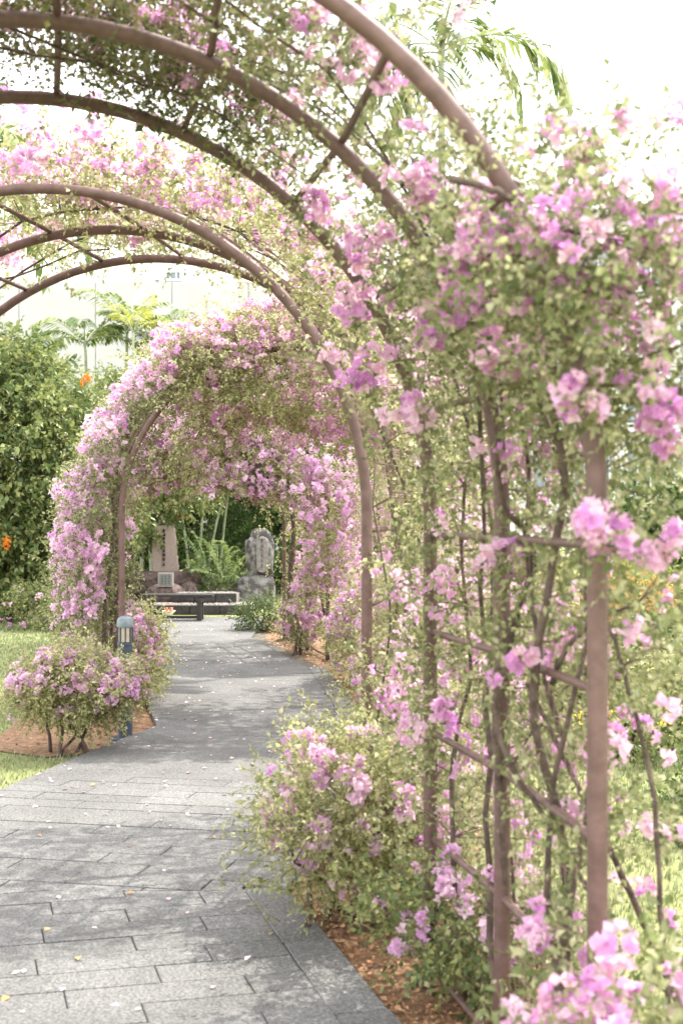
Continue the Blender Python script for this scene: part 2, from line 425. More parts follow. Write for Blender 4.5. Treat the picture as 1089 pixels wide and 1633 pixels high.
# ------------------------------------------------------------------ arch geometry
RISE = 1.6
BAYS = {
    1: [(-0.845, 3.2, 1.42), (-0.96, 4.08, 1.42), (-1.118, 4.84, 1.42)],
    2: [(-1.31, 6.2, 1.42), (-1.15, 7.1, 1.42), (-1.03, 7.9, 1.42)],
    3: [(-0.40, 10.5, 1.22), (-0.58, 11.4, 1.22), (-0.76, 12.3, 1.22)],
    4: [(-1.35, 15.4, 1.2), (-1.6, 16.6, 1.2), (-1.92, 17.9, 1.2)],
}


def bay_pt(b, l, s, off):
    """l: metres along the arch from the foot of one post, over the top, to the other foot; s: depth; off: outwards"""
    l, s, off = np.broadcast_arrays(np.asarray(l, float), np.asarray(s, float), np.asarray(off, float))
    rb = BAYS[b]; W = rb[0][2]
    ys = [r[1] for r in rb]; cs = [r[0] for r in rb]
    ys2 = [ys[0] - 2] + ys + [ys[-1] + 2]
    k0 = (cs[1] - cs[0]) / (ys[1] - ys[0]); k1 = (cs[-1] - cs[-2]) / (ys[-1] - ys[-2])
    cx = np.interp(s, ys2, [cs[0] - 2 * k0] + cs + [cs[-1] + 2 * k1])
    arc = math.pi * W
    a = np.clip((l - RISE) / W, 0, math.pi)
    low = np.where(l < RISE, l - RISE, np.where(l > RISE + arc, -(l - RISE - arc), 0))
    P = np.stack([cx + (W + off) * np.cos(a), s, RISE + (W + off) * np.sin(a) + low], -1)
    Nn = np.stack([np.cos(a), np.zeros_like(a), np.sin(a)], -1)
    return P, Nn


def pergola(b, label, angles, rails, mesh_l=None):
    rb = BAYS[b]; W = rb[0][2]; tot = 2 * RISE + math.pi * W
    root = empty('arched_pergola', (rb[0][0], rb[0][1], 0), label, 'pergola', 'arched steel pergolas along the path')
    base = np.array(root.location)
    ls = np.concatenate([np.linspace(0, RISE, 6), np.linspace(RISE, RISE + math.pi * W, 49)[1:], np.linspace(RISE + math.pi * W, tot, 6)[1:]])
    for (cx, y, w) in rb:
        P, _ = bay_pt(b, ls, y, 0.0)
        rib = tubes_obj('rib', [(P - base, 0.0238)], M['tube'], root, 14)
        bm = bmesh.new()
        for sx in (-1, 1):
            q = np.array([cx + sx * w, y, 0]) - base
            box(bm, q[0] - .07, q[0] + .07, q[1] - .07, q[1] + .07, 0.004, 0.016, 0.002)
            for ax in (-.05, .05):
                for ay in (-.05, .05):
                    box(bm, q[0] + ax - .009, q[0] + ax + .009, q[1] + ay - .009, q[1] + ay + .009, .017, .028)
        bm_obj('base_plate', bm, M['tube'], rib)
    y0, y1 = rb[0][1], rb[-1][1]; ss = np.linspace(y0, y1, 9)
    for a in angles:
        P, _ = bay_pt(b, RISE + math.radians(a) * W, ss, 0.022)
        tubes_obj('purlin', [(P - base, 0.0115)], M['tube'], root, 8)
    for z in rails:
        for l in (z, tot - z):
            P, _ = bay_pt(b, l, ss, 0.005)
            tubes_obj('side_rail', [(P - base, 0.0115)], M['tube'], root, 8)
    lines = []
    for l0, l1 in (mesh_l or []):
        for l in np.arange(l0, l1, 0.06):
            P, _ = bay_pt(b, l, ss[::2], 0.034); lines.append((P - base, .0011 if b == 1 else .0017))
        n = max(2, int((l1 - l0) / .12))
        for s in np.arange(y0 + .03, y1, 0.05):
            P, _ = bay_pt(b, np.linspace(l0, l1, n), s, 0.037); lines.append((P - base, 0.0011))
    if lines:
        o = tubes_obj('wire_netting', lines, M['wire'], root, 3); o['kind'] = 'stuff'
    return root


# ------------------------------------------------------------------ plants
def twigs_to(stems, C, g, n_max, r=0.003):
    """thin twigs from the nearest stem point to each clump centre"""
    SP = np.vstack([s for s in stems]); lines = []
    pick = g.permutation(len(C))[:n_max]
    for c in C[pick]:
        d = np.linalg.norm(SP - c, axis=1) + np.maximum(0, SP[:, 2] - c[2]) * .3
        a = SP[np.argmin(d)]; L = np.linalg.norm(c - a)
        if L > 0.9: a = c + (a - c) * 0.9 / L; L = 0.9
        mid = (a + c) / 2 + g.normal(0, .1 * L, 3) + np.array([0, 0, .08 * L])
        t = np.linspace(0, 1, 5)[:, None]
        P = (1 - t) ** 2 * a + 2 * t * (1 - t) * mid + t ** 2 * c
        lines.append((P, np.linspace(r, r * .45, 5)))
    return lines


def clumps(g, lo, hi, n, per, sig):
    C = g.uniform(lo, hi, (n, 3))
    Q = np.repeat(C, per, 0) + g.normal(0, 1, (n * per, 3)) * np.asarray(sig)
    return C, Q


def vine(b, label, regions, stems, seed, blobs=(), per_f=4, extra=(), hang=(), leaf='leaf', flower='flower', n_leaf=300, n_flow=300, lscale=1.0, fscale=1.0, twigs=160, droop=.3, shoots=()):
    g = np.random.default_rng(seed); rb = BAYS[b]
    f0 = stems[0]
    root = empty('bougainvillea_vine', tuple(bay_pt(b, f0[0], f0[2], .1)[0]), label, 'vine', 'flowering vines over the pergolas')
    root.location.z = 0
    base = np.array(root.location)
    SP = []
    for (l0, l1, s0, s1, r0) in stems:
        n = max(6, int(abs(l1 - l0) / .16)); t = np.linspace(0, 1, n)
        w = np.cumsum(g.normal(0, .045, n)); w -= t * w[-1] * .5
        o = .05 + .04 * np.sin(t * g.uniform(6, 14) + g.uniform(0, 6)) + np.cumsum(g.normal(0, .012, n))
        P, _ = bay_pt(b, l0 + (l1 - l0) * t + g.normal(0, .02, n), s0 + (s1 - s0) * t + w, np.clip(o, .0, .14))
        SP.append(P)
        tubes_obj('stem', [(P - base, r0 * (1 - .65 * t) * g.uniform(.85, 1.15, n))], M['bark'], root, 7)
    for pts, d0, d1, r0 in extra:              # thick bent branches that stand out
        n = len(pts); C = np.array([tuple(px(x, y, d0 + (d1 - d0) * i / (n - 1))) for i, (x, y) in enumerate(pts)])
        u = np.linspace(0, n - 1, n * 6); k = np.minimum(u.astype(int), n - 2); f = (u - k)[:, None]
        a, b_, c, d_ = C[np.maximum(k - 1, 0)], C[k], C[k + 1], C[np.minimum(k + 2, n - 1)]
        P = .5 * (2 * b_ + (c - a) * f + (2 * a - 5 * b_ + 4 * c - d_) * f ** 2 + (3 * b_ - a - 3 * c + d_) * f ** 3) + g.normal(0, .0015, (n * 6, 3))
        SP.append(P); tubes_obj('branch', [(P - base, r0 * np.linspace(1, .6, n * 6) * g.uniform(.92, 1.1, n * 6))], M['bark'], root, 7)
    LP, LD, FP, FD, CC = [], [], [], [], []
    for (l0, l1, s0, s1, o0, o1, nl, nf) in regions:
        per = 9; n = max(1, nl // per)
        C, Q = clumps(g, (l0, s0, o0), (l1, s1, o1), n, per, (.1, .08, .06))
        P, Nn = bay_pt(b, Q[:, 0], Q[:, 1], np.clip(Q[:, 2], -.45, 1)); cp, _ = bay_pt(b, C[:, 0], C[:, 1], C[:, 2])
        LP.append(P); CC.append(cp)
        LD.append(Nn * .45 + g.normal(0, .75, P.shape) + np.array([0, 0, -droop]))
        per = per_f; n = max(1, nf // per)
        if nf:
            C, Q = clumps(g, (l0, s0, o0 + .25 * (o1 - o0)), (l1, s1, o1 + .04), n, per, (.045, .05, .035))
            P, Nn = bay_pt(b, Q[:, 0], Q[:, 1], np.clip(Q[:, 2], -.5, 1))
            FP.append(P); FD.append(Nn * .5 + g.normal(0, .6, P.shape) + np.array([0, -.25, .25]))
    for (P0, d0, L, nl, nf) in shoots:        # long arching shoots that stick out of the plant
        P0 = np.array(P0, float); d0 = unit(np.array(d0, float))
        t = np.linspace(0, 1, 10)
        P = P0 + d0 * L * t[:, None] + np.array([0, 0, -.28 * L]) * (t ** 2)[:, None] + np.cumsum(g.normal(0, .006, (10, 3)), 0)
        tubes_obj('shoot', [(P - base, np.linspace(.003, .0012, 10))], M['greentwig'], root, 5)
        q = g.uniform(.2, 1, nl); k = np.minimum((q * 9).astype(int), 8)
        LP.append(P[k] + (P[k + 1] - P[k]) * g.random((nl, 1))); LD.append(g.normal(0, .7, (nl, 3)) + d0 * .5)
        if nf:
            FP.append(P[-1] + g.normal(0, .03, (nf, 3))); FD.append(g.normal(0, .5, (nf, 3)) + [0, -.3, .5])
    for (x0, x1, y0, y1, z0, z1, nl, nf) in hang:      # curtains that hang down from the roof
        n = max(4, nl // 10); c = g.uniform((x0, y0, z0), (x1, y1, z1), (n, 3)); CC.append(c)
        q = np.repeat(c, 10, 0) + g.normal(0, 1, (n * 10, 3)) * [.06, .06, .12]
        LP.append(q); LD.append(g.normal(0, .6, q.shape) + [0, 0, -.7])
        if nf:
            n = max(1, nf // 4); c = g.uniform((x0, y0, z0), (x1, y1, z1), (n, 3)); q = np.repeat(c, 4, 0) + g.normal(0, .05, (n * 4, 3))
            FP.append(q); FD.append(g.normal(0, .6, q.shape) + [0, -.4, 0])
    for (x, y, dd, nb, sg) in blobs:           # full heads of blossom
        p = np.array(px(x, y, dd)); q = p + g.normal(0, sg, (nb, 3))
        FP.append(q); FD.append((q - p) * 8 + g.normal(0, .4, (nb, 3)) + [0, -.4, .3]); CC.append(p[None])
        k = nb * 2; LP.append(p + g.normal(0, sg * 1.6, (k, 3)) + [0, .03, -.01]); LD.append(g.normal(0, .7, (k, 3)))
    LP, LD, CC = np.vstack(LP), np.vstack(LD), np.vstack(CC)
    ok = LP[:, 2] > .06; LP, LD = LP[ok], LD[ok]
    lines = [(P - base, r) for P, r in twigs_to(SP, CC, g, twigs)]
    o = tubes_obj('twigs', lines, M['twig'], root, 4); o['kind'] = 'stuff'
    scatter(root, 'leafy_sprig', 'foliage', SPRIG, LP, LD, np.array([0, 0, 1.0]) + g.normal(0, .35, LP.shape), lscale * g.uniform(.7, 1.2, len(LP)),
            [M[leaf], M['greentwig']], g, n_leaf, leaf)
    if FP:
        FP, FD = np.vstack(FP), np.vstack(FD); ok = FP[:, 2] > .08; FP, FD = FP[ok], FD[ok]
        side = np.cross(FD, g.normal(0, 1, FD.shape))
        scatter(root, 'blossom_spray', 'blossoms', SPRAY, FP, side, FD, fscale * g.uniform(.65, 1.2, len(FP)), [M[flower], M['stamen']], g, n_flow, flower)
    return root


def bush(name, label, cat, loc, rad, n_leaf, n_flow, seed, leaf='leaf', flower='flower', group=None, lscale=1.0, fscale=1.0,
         n_lobj=300, n_fobj=300, z0=0.18, stems=7, temps=None, fill=.55, dots=None, top_bias=0.0, lean=(0, 0)):
    """a multi-stemmed shrub: stems from the ground, clumps of leafy sprigs through an uneven crown"""
    g = np.random.default_rng(seed); loc = np.array((loc[0], loc[1], 0.0)); rx, ry, h = rad
    root = empty(name, tuple(loc), label, cat, group)
    nC = max(6, n_leaf // 14)
    d = unit(g.normal(0, 1, (nC, 3))); rr = g.uniform(fill, 1.0, nC) ** .6 * (1 + .13 * np.sin(d[:, 0] * 5 + seed) + .1 * np.sin(d[:, 1] * 7 + d[:, 2] * 4))
    zc = z0 + (h - z0) / 2
    C = loc + d * rr[:, None] * np.array([rx, ry, (h - z0) / 2]) + np.array([0, 0, zc])
    C[:, 0] += lean[0] * (C[:, 2] - z0); C[:, 1] += lean[1] * (C[:, 2] - z0)
    sg = .11 * max(min(rx, ry) / .45, .7)
    P = np.repeat(C, 14, 0) + g.normal(0, sg, (nC * 14, 3)) * [1, 1, .75]
    D = np.repeat(d, 14, 0) * .6 + g.normal(0, .6, P.shape) + [0, 0, -.1]
    ok = P[:, 2] > .04; P, D = P[ok], D[ok]
    SP = []
    for k in range(stems):
        e = C[g.integers(0, nC)]; s = loc + np.append(g.normal(0, .06 + rx * .12, 2), 0)
        t = np.linspace(0, 1, 9)[:, None]
        Q = s + (e - s) * np.concatenate([t ** 1.5, t ** 1.5, t], 1) + np.cumsum(g.normal(0, .01, (9, 3)), 0) * (t > 0)
        SP.append(Q); tubes_obj('stem', [(Q - loc, np.linspace(.011, .004, 9) * (1 + rx * .5))], M['bark'], root, 6)
    o = tubes_obj('twigs', [(q - loc, r) for q, r in twigs_to(SP, C, g, 90)], M['twig'], root, 4); o['kind'] = 'stuff'
    tp = temps or SPRIG
    scatter(root, 'leafy_sprig', 'foliage', tp, P, D, np.array([0, 0, 1.0]) + g.normal(0, .4, P.shape), lscale * g.uniform(.7, 1.2, len(P)),
            [M[leaf], M['greentwig']], g, n_lobj, leaf)
    if n_flow:
        d = unit(g.normal(0, 1, (n_flow // 3 + 1, 3))); d[:, 2] = d[:, 2] * .75 + .2 + top_bias; d = unit(d)
        c = loc + d * np.array([rx, ry, (h - z0) / 2]) * g.uniform(.85, 1.12, (len(d), 1)) + np.array([0, 0, zc])
        c[:, 0] += lean[0] * (c[:, 2] - z0); c[:, 1] += lean[1] * (c[:, 2] - z0)
        Q = np.repeat(c, 3, 0) + g.normal(0, .032 * max(rx / .4, .8), (len(d) * 3, 3)); E = np.repeat(d, 3, 0) + g.normal(0, .4, Q.shape)
        ok = Q[:, 2] > .08; Q, E = Q[ok], E[ok]
        scatter(root, 'blossom_spray', 'blossoms', dots or SPRAY, Q, np.cross(E, g.normal(0, 1, E.shape)), E, fscale * g.uniform(.65, 1.2, len(Q)),
                [M[flower], M['stamen']], g, n_fobj, flower)
    return root


def frond_mesh(name, L, seed, arch=.5, width=.35, n=26, mat='palm', tilt=0.6, w=0.028):
    """a feather palm frond lying along +Y, rising then drooping"""
    g = np.random.default_rng(seed); t = np.linspace(0, 1, 14)
    P = np.stack([0 * t, L * (t - .18 * arch * t ** 3), L * (tilt * t - arch * 1.1 * t ** 2.2)], -1)
    V, F = tube_arrays(P, np.linspace(.014, .003, 14) * (L / 1.4), 4)
    Vs, Fs, mi, rn, o = [V], [F], [1] * len(F), [.5] * len(V), len(V)
    for side in (-1, 1):
        for i in range(n):
            u = .16 + .84 * (i + .5) / n; k = min(int(u * 13), 12); f = u * 13 - k
            p = P[k] * (1 - f) + P[k + 1] * f; tg = unit((P[k + 1] - P[k])[None])[0]
            l = L * width * math.sin(math.pi * min(.94, .16 + u * .8)) * g.uniform(.85, 1.1)
            d = np.array([side * 1.0, 0, -.12]) + tg * (.55 + .7 * u) + g.normal(0, .08, 3)
            d = unit(d[None])[0]; e = p + d * l * .55; tip = p + d * l + np.array([0, 0, -.33 * l])
            wv = unit(np.cross(d, [0, 0, 1.0])[None])[0] * w * L / 1.4 + np.array([0, 0, .004])
            Vs.append(np.array([p, e - wv, e + wv, tip])); Fs.append(np.array([(0, 2, 1), (1, 2, 3)]) + o); o += 4
            mi += [0, 0]; rn += [g.random() * .5] * 4
    return npmesh(name, np.vstack(Vs), np.vstack(Fs), [M[mat], M['cane']], mi, rn, True)


def palm(label, loc, stems, fr_len, n_fr, seed, mat='palm', group=None, tilt=(.3, 1.1), arch=.6, cat='palm tree', r=.03, name='palm_tree', crownshaft=True):
    """stems: list of (dx, dy, height, lean x); each gets a crown of fronds"""
    g = np.random.default_rng(seed); root = empty(name, (loc[0], loc[1], 0), label, cat, group)
    ms = [frond_mesh('frond', fr_len, seed * 10 + k, arch * g.uniform(.8, 1.2), mat=mat, tilt=g.uniform(*tilt)) for k in range(5)]
    for dx, dy, h, lean in stems:
        t = np.linspace(0, 1, 12); P = np.stack([dx + lean * t ** 1.6, dy + 0 * t, h * t], -1)
        rr = r * (1 + .12 * (np.arange(12) % 2)) * (1 - .25 * t)
        tubes_obj('trunk', [(P, rr)], M['cane'] if r < .06 else M['trunk'], root, 9)
        for k in range(n_fr):
            a = k * 2.4 + g.uniform(-.4, .4) * (k > 0) - 1.57
            o = link('frond', ms[g.integers(0, 5)], root)
            o.location = P[-1] - np.array([0, 0, .05 * k * fr_len / 6]); o.rotation_euler = (g.uniform(-.25, .3), g.uniform(-.2, .2), a)
            s = g.uniform(.75, 1.1); o.scale = (s, s, s)
    return root


def tree(label, loc, h, rad, seed, leaf='leaf_deep', n=1500, name='tree', z0=1.0, group=None, lscale=1.0, n_obj=0):
    """tapered trunk, limbs and a crown of leaf clumps with gaps"""
    g = np.random.default_rng(seed); loc = np.array((loc[0], loc[1], 0.0)); rx, ry = rad
    root = empty(name, tuple(loc), label, 'tree', group)
    t = np.linspace(0, 1, 10)
    P = np.stack([np.cumsum(g.normal(0, .03, 10)), np.cumsum(g.normal(0, .03, 10)), h * .8 * t], -1)
    r0 = .035 * h ** .9
    tr = tubes_obj('trunk', [(P, r0 * (1 - .75 * t))], M['trunk'], root, 9)
    nC = n // 18; d = unit(g.normal(0, 1, (nC, 3))); rr = g.uniform(.35, 1, nC) ** .5
    rr *= 1 + .18 * np.sin(d[:, 0] * 4 + seed) * np.cos(d[:, 2] * 5 + seed)
    C = d * rr[:, None] * np.array([rx, ry, (h - z0) / 2]) + np.array([0, 0, (h + z0) / 2])
    lines = []
    for c in C[g.permutation(nC)[:14]]:
        a = P[g.integers(3, 9)]; q = np.linspace(0, 1, 6)[:, None]
        lines.append((a + (c - a) * q + np.array([0, 0, .12]) * np.sin(q * 3.14) * np.linalg.norm(c - a), np.linspace(r0 * .35, r0 * .08, 6)))
    for ln in lines: tubes_obj('limb', [ln], M['trunk'], root, 6)
    Q = np.repeat(C, 18, 0) + g.normal(0, .16 * max(1, rx / 1.6), (nC * 18, 3)) * [1, 1, .6]; ok = Q[:, 2] > .1
    Q = Q[ok]; D = np.repeat(d, 18, 0)[ok] * .8 + g.normal(0, .5, Q.shape) + [0, 0, -.35]
    scatter(root, 'leafy_branch', 'crown', SPRIG_BIG, Q + loc, D, np.array([0, 0, 1.0]) + g.normal(0, .3, Q.shape), lscale * g.uniform(.7, 1.2, len(Q)), [M[leaf], M['greentwig']], g, n_obj, leaf)
    return root


def rock(bm, c, s, seed, sub=3, amp=.18, freq=1.3, flat=None):
    r = bmesh.ops.create_icosphere(bm, subdivisions=sub, radius=1.0)
    for v in r['verts']:
        n = mnoise.noise(v.co * freq + Vector((seed * 3.1, seed, 0))) * amp + mnoise.noise(v.co * freq * 3 + Vector((seed, 0, seed))) * amp * .35
        p = v.co.copy()
        p = Vector([math.copysign(abs(k) ** (flat or 1.0), k) for k in p])
        p *= 1 + n
        v.co = Vector((c[0] + p.x * s[0], c[1] + p.y * s[1], c[2] + p.z * s[2]))


# ------------------------------------------------------------------ the ground
def gpx(x, y):
    d = F_PX * EYE / (y - HOR); return ((x - CX) / F_PX * d, d)


PATH = [(-4.5, 2.0), (0.45, 2.0), (0.40, 3.3), (0.28, 4.03), (0.16, 4.46), (-0.226, 5.95), (-0.12, 6.4), (0.02, 6.55), (0.1, 8.0), (0.16, 9.5), (0.12, 11.7),
        (-0.15, 14.5), (-0.95, 18.0), (-1.15, 21.6), (-3.1, 21.6), (-2.75, 20.2), (-2.1, 17.0), (-1.67, 12.1), (-1.36, 10.5), (-1.64, 9.43), (-1.93, 8.06),
        (-2.5, 6.9), (-4.5, 4.6)]
BED_A = [(0.42, 2.4), (0.40, 3.3), (0.28, 4.03), (0.16, 4.46), (-0.226, 5.95), (-0.12, 6.4), (0.55, 6.5), (0.8, 4.8), (0.82, 3.6), (0.9, 2.4)]
BED_B = [(0.02, 6.55), (0.1, 8.0), (0.16, 9.5), (0.12, 11.7), (-0.15, 14.5), (-0.95, 18.0), (-1.15, 21.6), (0.3, 21.6), (0.9, 18), (1.5, 14), (1.0, 9), (0.62, 6.5), (0.5, 6.5)]
BED_C = [(-1.36, 10.5), (-1.64, 9.43), (-1.95, 9.33), (-2.35, 9.6), (-2.45, 10.2), (-2.55, 12), (-2.9, 15), (-3.3, 18), (-3.4, 20), (-2.75, 20.2), (-2.1, 17.0), (-1.67, 12.1)]


def inside(poly, X, Y):
    r = np.zeros(X.shape, bool); n = len(poly)
    for i in range(n):
        (x0, y0), (x1, y1) = poly[i], poly[(i + 1) % n]
        c = ((y0 > Y) != (y1 > Y)) & (X < (x1 - x0) * (Y - y0) / (y1 - y0 + 1e-12) + x0)
        r ^= c
    return r


def sheet(name, poly, z, mat, kind='structure'):
    bm = bmesh.new(); vs = [bm.verts.new((x, y, z)) for x, y in poly]; f = bm.faces.new(vs)
    if f.normal.z < 0: bmesh.ops.reverse_faces(bm, faces=[f])
    bmesh.ops.triangulate(bm, faces=bm.faces[:])
    o = bm_obj(name, bm, mat); o['kind'] = kind; return o


bm = bmesh.new()
for v in [(-300, -20), (300, -20), (300, 500), (-300, 500)]: bm.verts.new((*v, 0))
bm.faces.new(bm.verts[:]); bm.normal_update()
ground = bm_obj('lawn_ground', bm, M['grass_base']); ground['kind'] = 'structure'
bed_a = sheet('planting_bed', BED_A, .008, M['mulch'])
bed_b = sheet('planting_bed', BED_B, .008, M['mulch'])
bed_c = sheet('planting_bed', BED_C, .008, M['mulch'])
path = sheet('path', PATH, .012, M['joint'])

# pavers: rows across the path in running bond, each a block of its own near the camera
PA = R(11.0); ca, sa = math.cos(PA), math.sin(PA)
PL, PD, GAP, ZT = 0.60, 0.182, 0.0045, 0.040


def clip_rect(poly, x0, x1, y0, y1):
    def cut(P, f, ix):
        out = []
        for i in range(len(P)):
            a, b = P[i - 1], P[i]; ia, ib = f(a), f(b)
            if ib >= 0:
                if ia < 0: t = ia / (ia - ib); out.append((a[0] + (b[0] - a[0]) * t, a[1] + (b[1] - a[1]) * t))
                out.append(b)
            elif ia >= 0:
                t = ia / (ia - ib); out.append((a[0] + (b[0] - a[0]) * t, a[1] + (b[1] - a[1]) * t))
        return out
    for f in (lambda p: p[0] - x0, lambda p: x1 - p[0], lambda p: p[1] - y0, lambda p: y1 - p[1]):
        poly = cut(poly, f, 0)
        if len(poly) < 3: return []
    q = []
    for p in poly:
        if not q or (abs(p[0] - q[-1][0]) + abs(p[1] - q[-1][1])) > 1e-4: q.append(p)
    if len(q) > 2 and abs(q[0][0] - q[-1][0]) + abs(q[0][1] - q[-1][1]) < 1e-4: q.pop()
    return q if len(q) > 2 else []


def area(q): return abs(sum(q[i - 1][0] * q[i][1] - q[i][0] * q[i - 1][1] for i in range(len(q)))) / 2


def slab_faces(bm, q, z0, z1, ch=0.004):
    if sum(q[i - 1][0] * q[i][1] - q[i][0] * q[i - 1][1] for i in range(len(q))) < 0: q = q[::-1]
    cx = sum(p[0] for p in q) / len(q); cyy = sum(p[1] for p in q) / len(q)
    lo = [bm.verts.new((p[0], p[1], z0)) for p in q]; mid = [bm.verts.new((p[0], p[1], z1 - ch)) for p in q]
    def ins(p):
        dx, dy = cx - p[0], cyy - p[1]; L = math.hypot(dx, dy) + 1e-9; k = min(ch * 1.3, L * .3) / L
        return (p[0] + dx * k, p[1] + dy * k, z1)
    top = [bm.verts.new(ins(p)) for p in q]; n = len(q)
    for i in range(n):
        j = (i + 1) % n
        bm.faces.new((lo[i], lo[j], mid[j], mid[i])); bm.faces.new((mid[i], mid[j], top[j], top[i]))
    bm.faces.new(top)


PAVE = [(x - .19, y) if 1 <= i <= 12 else (x, y) for i, (x, y) in enumerate(PATH)]
BEND = 5.9
rng = random.Random(11); near_rows = []; far_bm = bmesh.new()
for PA, zone in ((R(15.0), clip_rect(PAVE, -9, 9, 1.5, BEND - .003)), (R(-12.0), clip_rect(PAVE, -9, 9, BEND + .003, 30))):
    ca, sa = math.cos(PA), math.sin(PA); rot = Matrix.Rotation(PA, 4, 'Z')
    loc_poly = [(x * ca + y * sa, -x * sa + y * ca) for x, y in zone]
    xs = [p[0] for p in loc_poly]; ys = [p[1] for p in loc_poly]
    r_i = 0; y = math.floor(min(ys) / PD) * PD
    while y < max(ys):
        off = (r_i % 2) * PL / 2 + rng.uniform(-.07, .07)
        x = math.floor(min(xs) / PL) * PL + off - PL
        while x < max(xs) + PL:
            q = clip_rect(loc_poly, x + GAP / 2, x + PL - GAP / 2, y + GAP / 2, y + PD - GAP / 2)
            if q and area(q) > .0015:
                cxm = sum(p[0] for p in q) / len(q); cym = sum(p[1] for p in q) / len(q)
                w = (cxm * ca - cym * sa, cxm * sa + cym * ca)
                d = w[1]; xp = CX + w[0] / max(d, .1) * F_PX; yp = HOR + EYE / max(d, .1) * F_PX
                zj = rng.uniform(-.0022, .0022)
                if -70 < xp < 900 and yp < 1700 and d < 8.4: near_rows.append((d, q, (cxm, cym), zj, rot))
                else:
                    qq = [(p[0] + (.0023 if p[0] > cxm else -.0023), p[1] + (.0023 if p[1] > cym else -.0023)) for p in q] if d > 8.4 else q
                    slab_faces(far_bm, [(p[0] * ca - p[1] * sa, p[0] * sa + p[1] * ca) for p in qq], .014, ZT + zj * .3, .001)
            x += PL
        y += PD; r_i += 1
near_rows.sort(key=lambda t: t[0])
for k, (d, q, c, zj, rot) in enumerate(near_rows):
    b = bmesh.new(); slab_faces(b, [(p[0] - c[0], p[1] - c[1]) for p in q], 0, ZT - .014, .003)
    o = bm_obj('paver', b, M['paver'], path)
    o.matrix_local = rot @ Matrix.Translation((c[0], c[1], .014 + zj)) @ Matrix.Rotation(rng.uniform(-.004, .004), 4, 'X') @ Matrix.Rotation(rng.uniform(-.002, .002), 4, 'Y')
print('PAVERS', len(near_rows))
fo = bm_obj('paving', far_bm, M['paver'], path); fo['kind'] = 'stuff'

# edging stones along the bed
def edging(pts, w=0.178, L=0.62):
    for (x0, y0), (x1, y1) in zip(pts[:-1], pts[1:]):
        dx, dy = x1 - x0, y1 - y0; D = math.hypot(dx, dy); n = max(1, round(D / L)); a = math.atan2(dy, dx)
        for i in range(n):
            l = D / n - .01; b = bmesh.new(); box(b, -l / 2, l / 2, -w / 2, w / 2, 0, .0275, .004)
            o = bm_obj('edging_stone', b, M['paver'], path); t = (i + .5) / n
            o.matrix_local = Matrix.Translation((x0 + dx * t, y0 + dy * t, .014)) @ Matrix.Rotation(a + rng.uniform(-.01, .01), 4, 'Z')


edging([(x - .095, y) for x, y in PATH[2:6]]); edging([(x - .095, y + .02) for x, y in PATH[5:8]]); edging([(x - .095, y) for x, y in PATH[7:12]])

# grass: blades over both lawns
def grass(n, x0, x1, y0, y1, seed, hmul=1.0):
    g = np.random.default_rng(seed); X = g.uniform(x0, x1, n); Y = y0 + (y1 - y0) * g.random(n) ** 1.5
    ok = ~(inside(PATH, X, Y) | inside(BED_A, X, Y) | inside(BED_B, X, Y) | inside(BED_C, X, Y))
    X, Y = X[ok], Y[ok]; n = len(X)
    P = np.stack([X, Y, np.zeros(n)], -1); a = g.uniform(0, 6.283, n); h = g.uniform(.015, .042, n) * hmul; w = g.uniform(.0025, .005, n) * (Y / 9).clip(.8, 2)
    sd = np.stack([np.cos(a), np.sin(a), 0 * a], -1) * w[:, None]; ln = np.stack([-np.sin(a), np.cos(a), 0 * a], -1)
    mid = P + ln * (h * .25)[:, None] + np.array([0, 0, 1]) * (h * .7)[:, None]
    tip = P + ln * (h * g.uniform(.4, 1.1, n))[:, None] + np.array([0, 0, 1]) * h[:, None]
    V = np.stack([P - sd, P + sd, mid - sd * .7, mid + sd * .7, tip], 1).reshape(-1, 3)
    F = (np.array([(0, 1, 3), (0, 3, 2), (2, 3, 4)])[None] + (np.arange(n) * 5)[:, None, None]).reshape(-1, 3)
    return V, F, np.repeat(g.random(n), 5)


ga = grass(90000, -8, -1.3, 7.0, 22, 1); gb = grass(90000, .5, 6.5, 3.0, 15, 2)
V = np.vstack([ga[0], gb[0]]); F = np.vstack([ga[1], gb[1] + len(ga[0])])
go = link('grass', npmesh('grass', V, F, [M['blade']], None, np.concatenate([ga[2], gb[2]]))); go['kind'] = 'stuff'

# leaf litter on the beds
def litter(poly, n, seed, smin=.008, smax=.035):
    g = np.random.default_rng(seed); x, y = zip(*poly)
    X = g.uniform(min(x), max(x), n); Y = g.uniform(min(y), max(y), n); ok = inside(poly, X, Y); X, Y = X[ok], Y[ok]; n = len(X)
    D = unit(np.stack([g.normal(0, 1, n), g.normal(0, 1, n), g.normal(0, .25, n)], -1)); B = basis(D, np.array([0, 0, 1.0]) + g.normal(0, .3, (n, 3)))
    S = g.uniform(smin, smax, n)
    V = np.einsum('nij,vj->nvi', B * S[:, None, None], LEAFV * [.7, 1, 1]) + np.stack([X, Y, g.uniform(.012, .035, n)], -1)[:, None]
    F = LEAFF[None] + (np.arange(n) * 5)[:, None, None]
    return V.reshape(-1, 3), F.reshape(-1, 3), np.repeat(g.random(n), 5)


ls = [litter(BED_A, 9000, 5), litter(BED_B, 5000, 6), litter(BED_C, 5000, 7)]
V, F = join([(a, b) for a, b, _ in ls])
lo = link('leaf_litter', npmesh('leaf_litter', V, F, [M['chip']], None, np.concatenate([c for *_, c in ls]))); lo['kind'] = 'stuff'

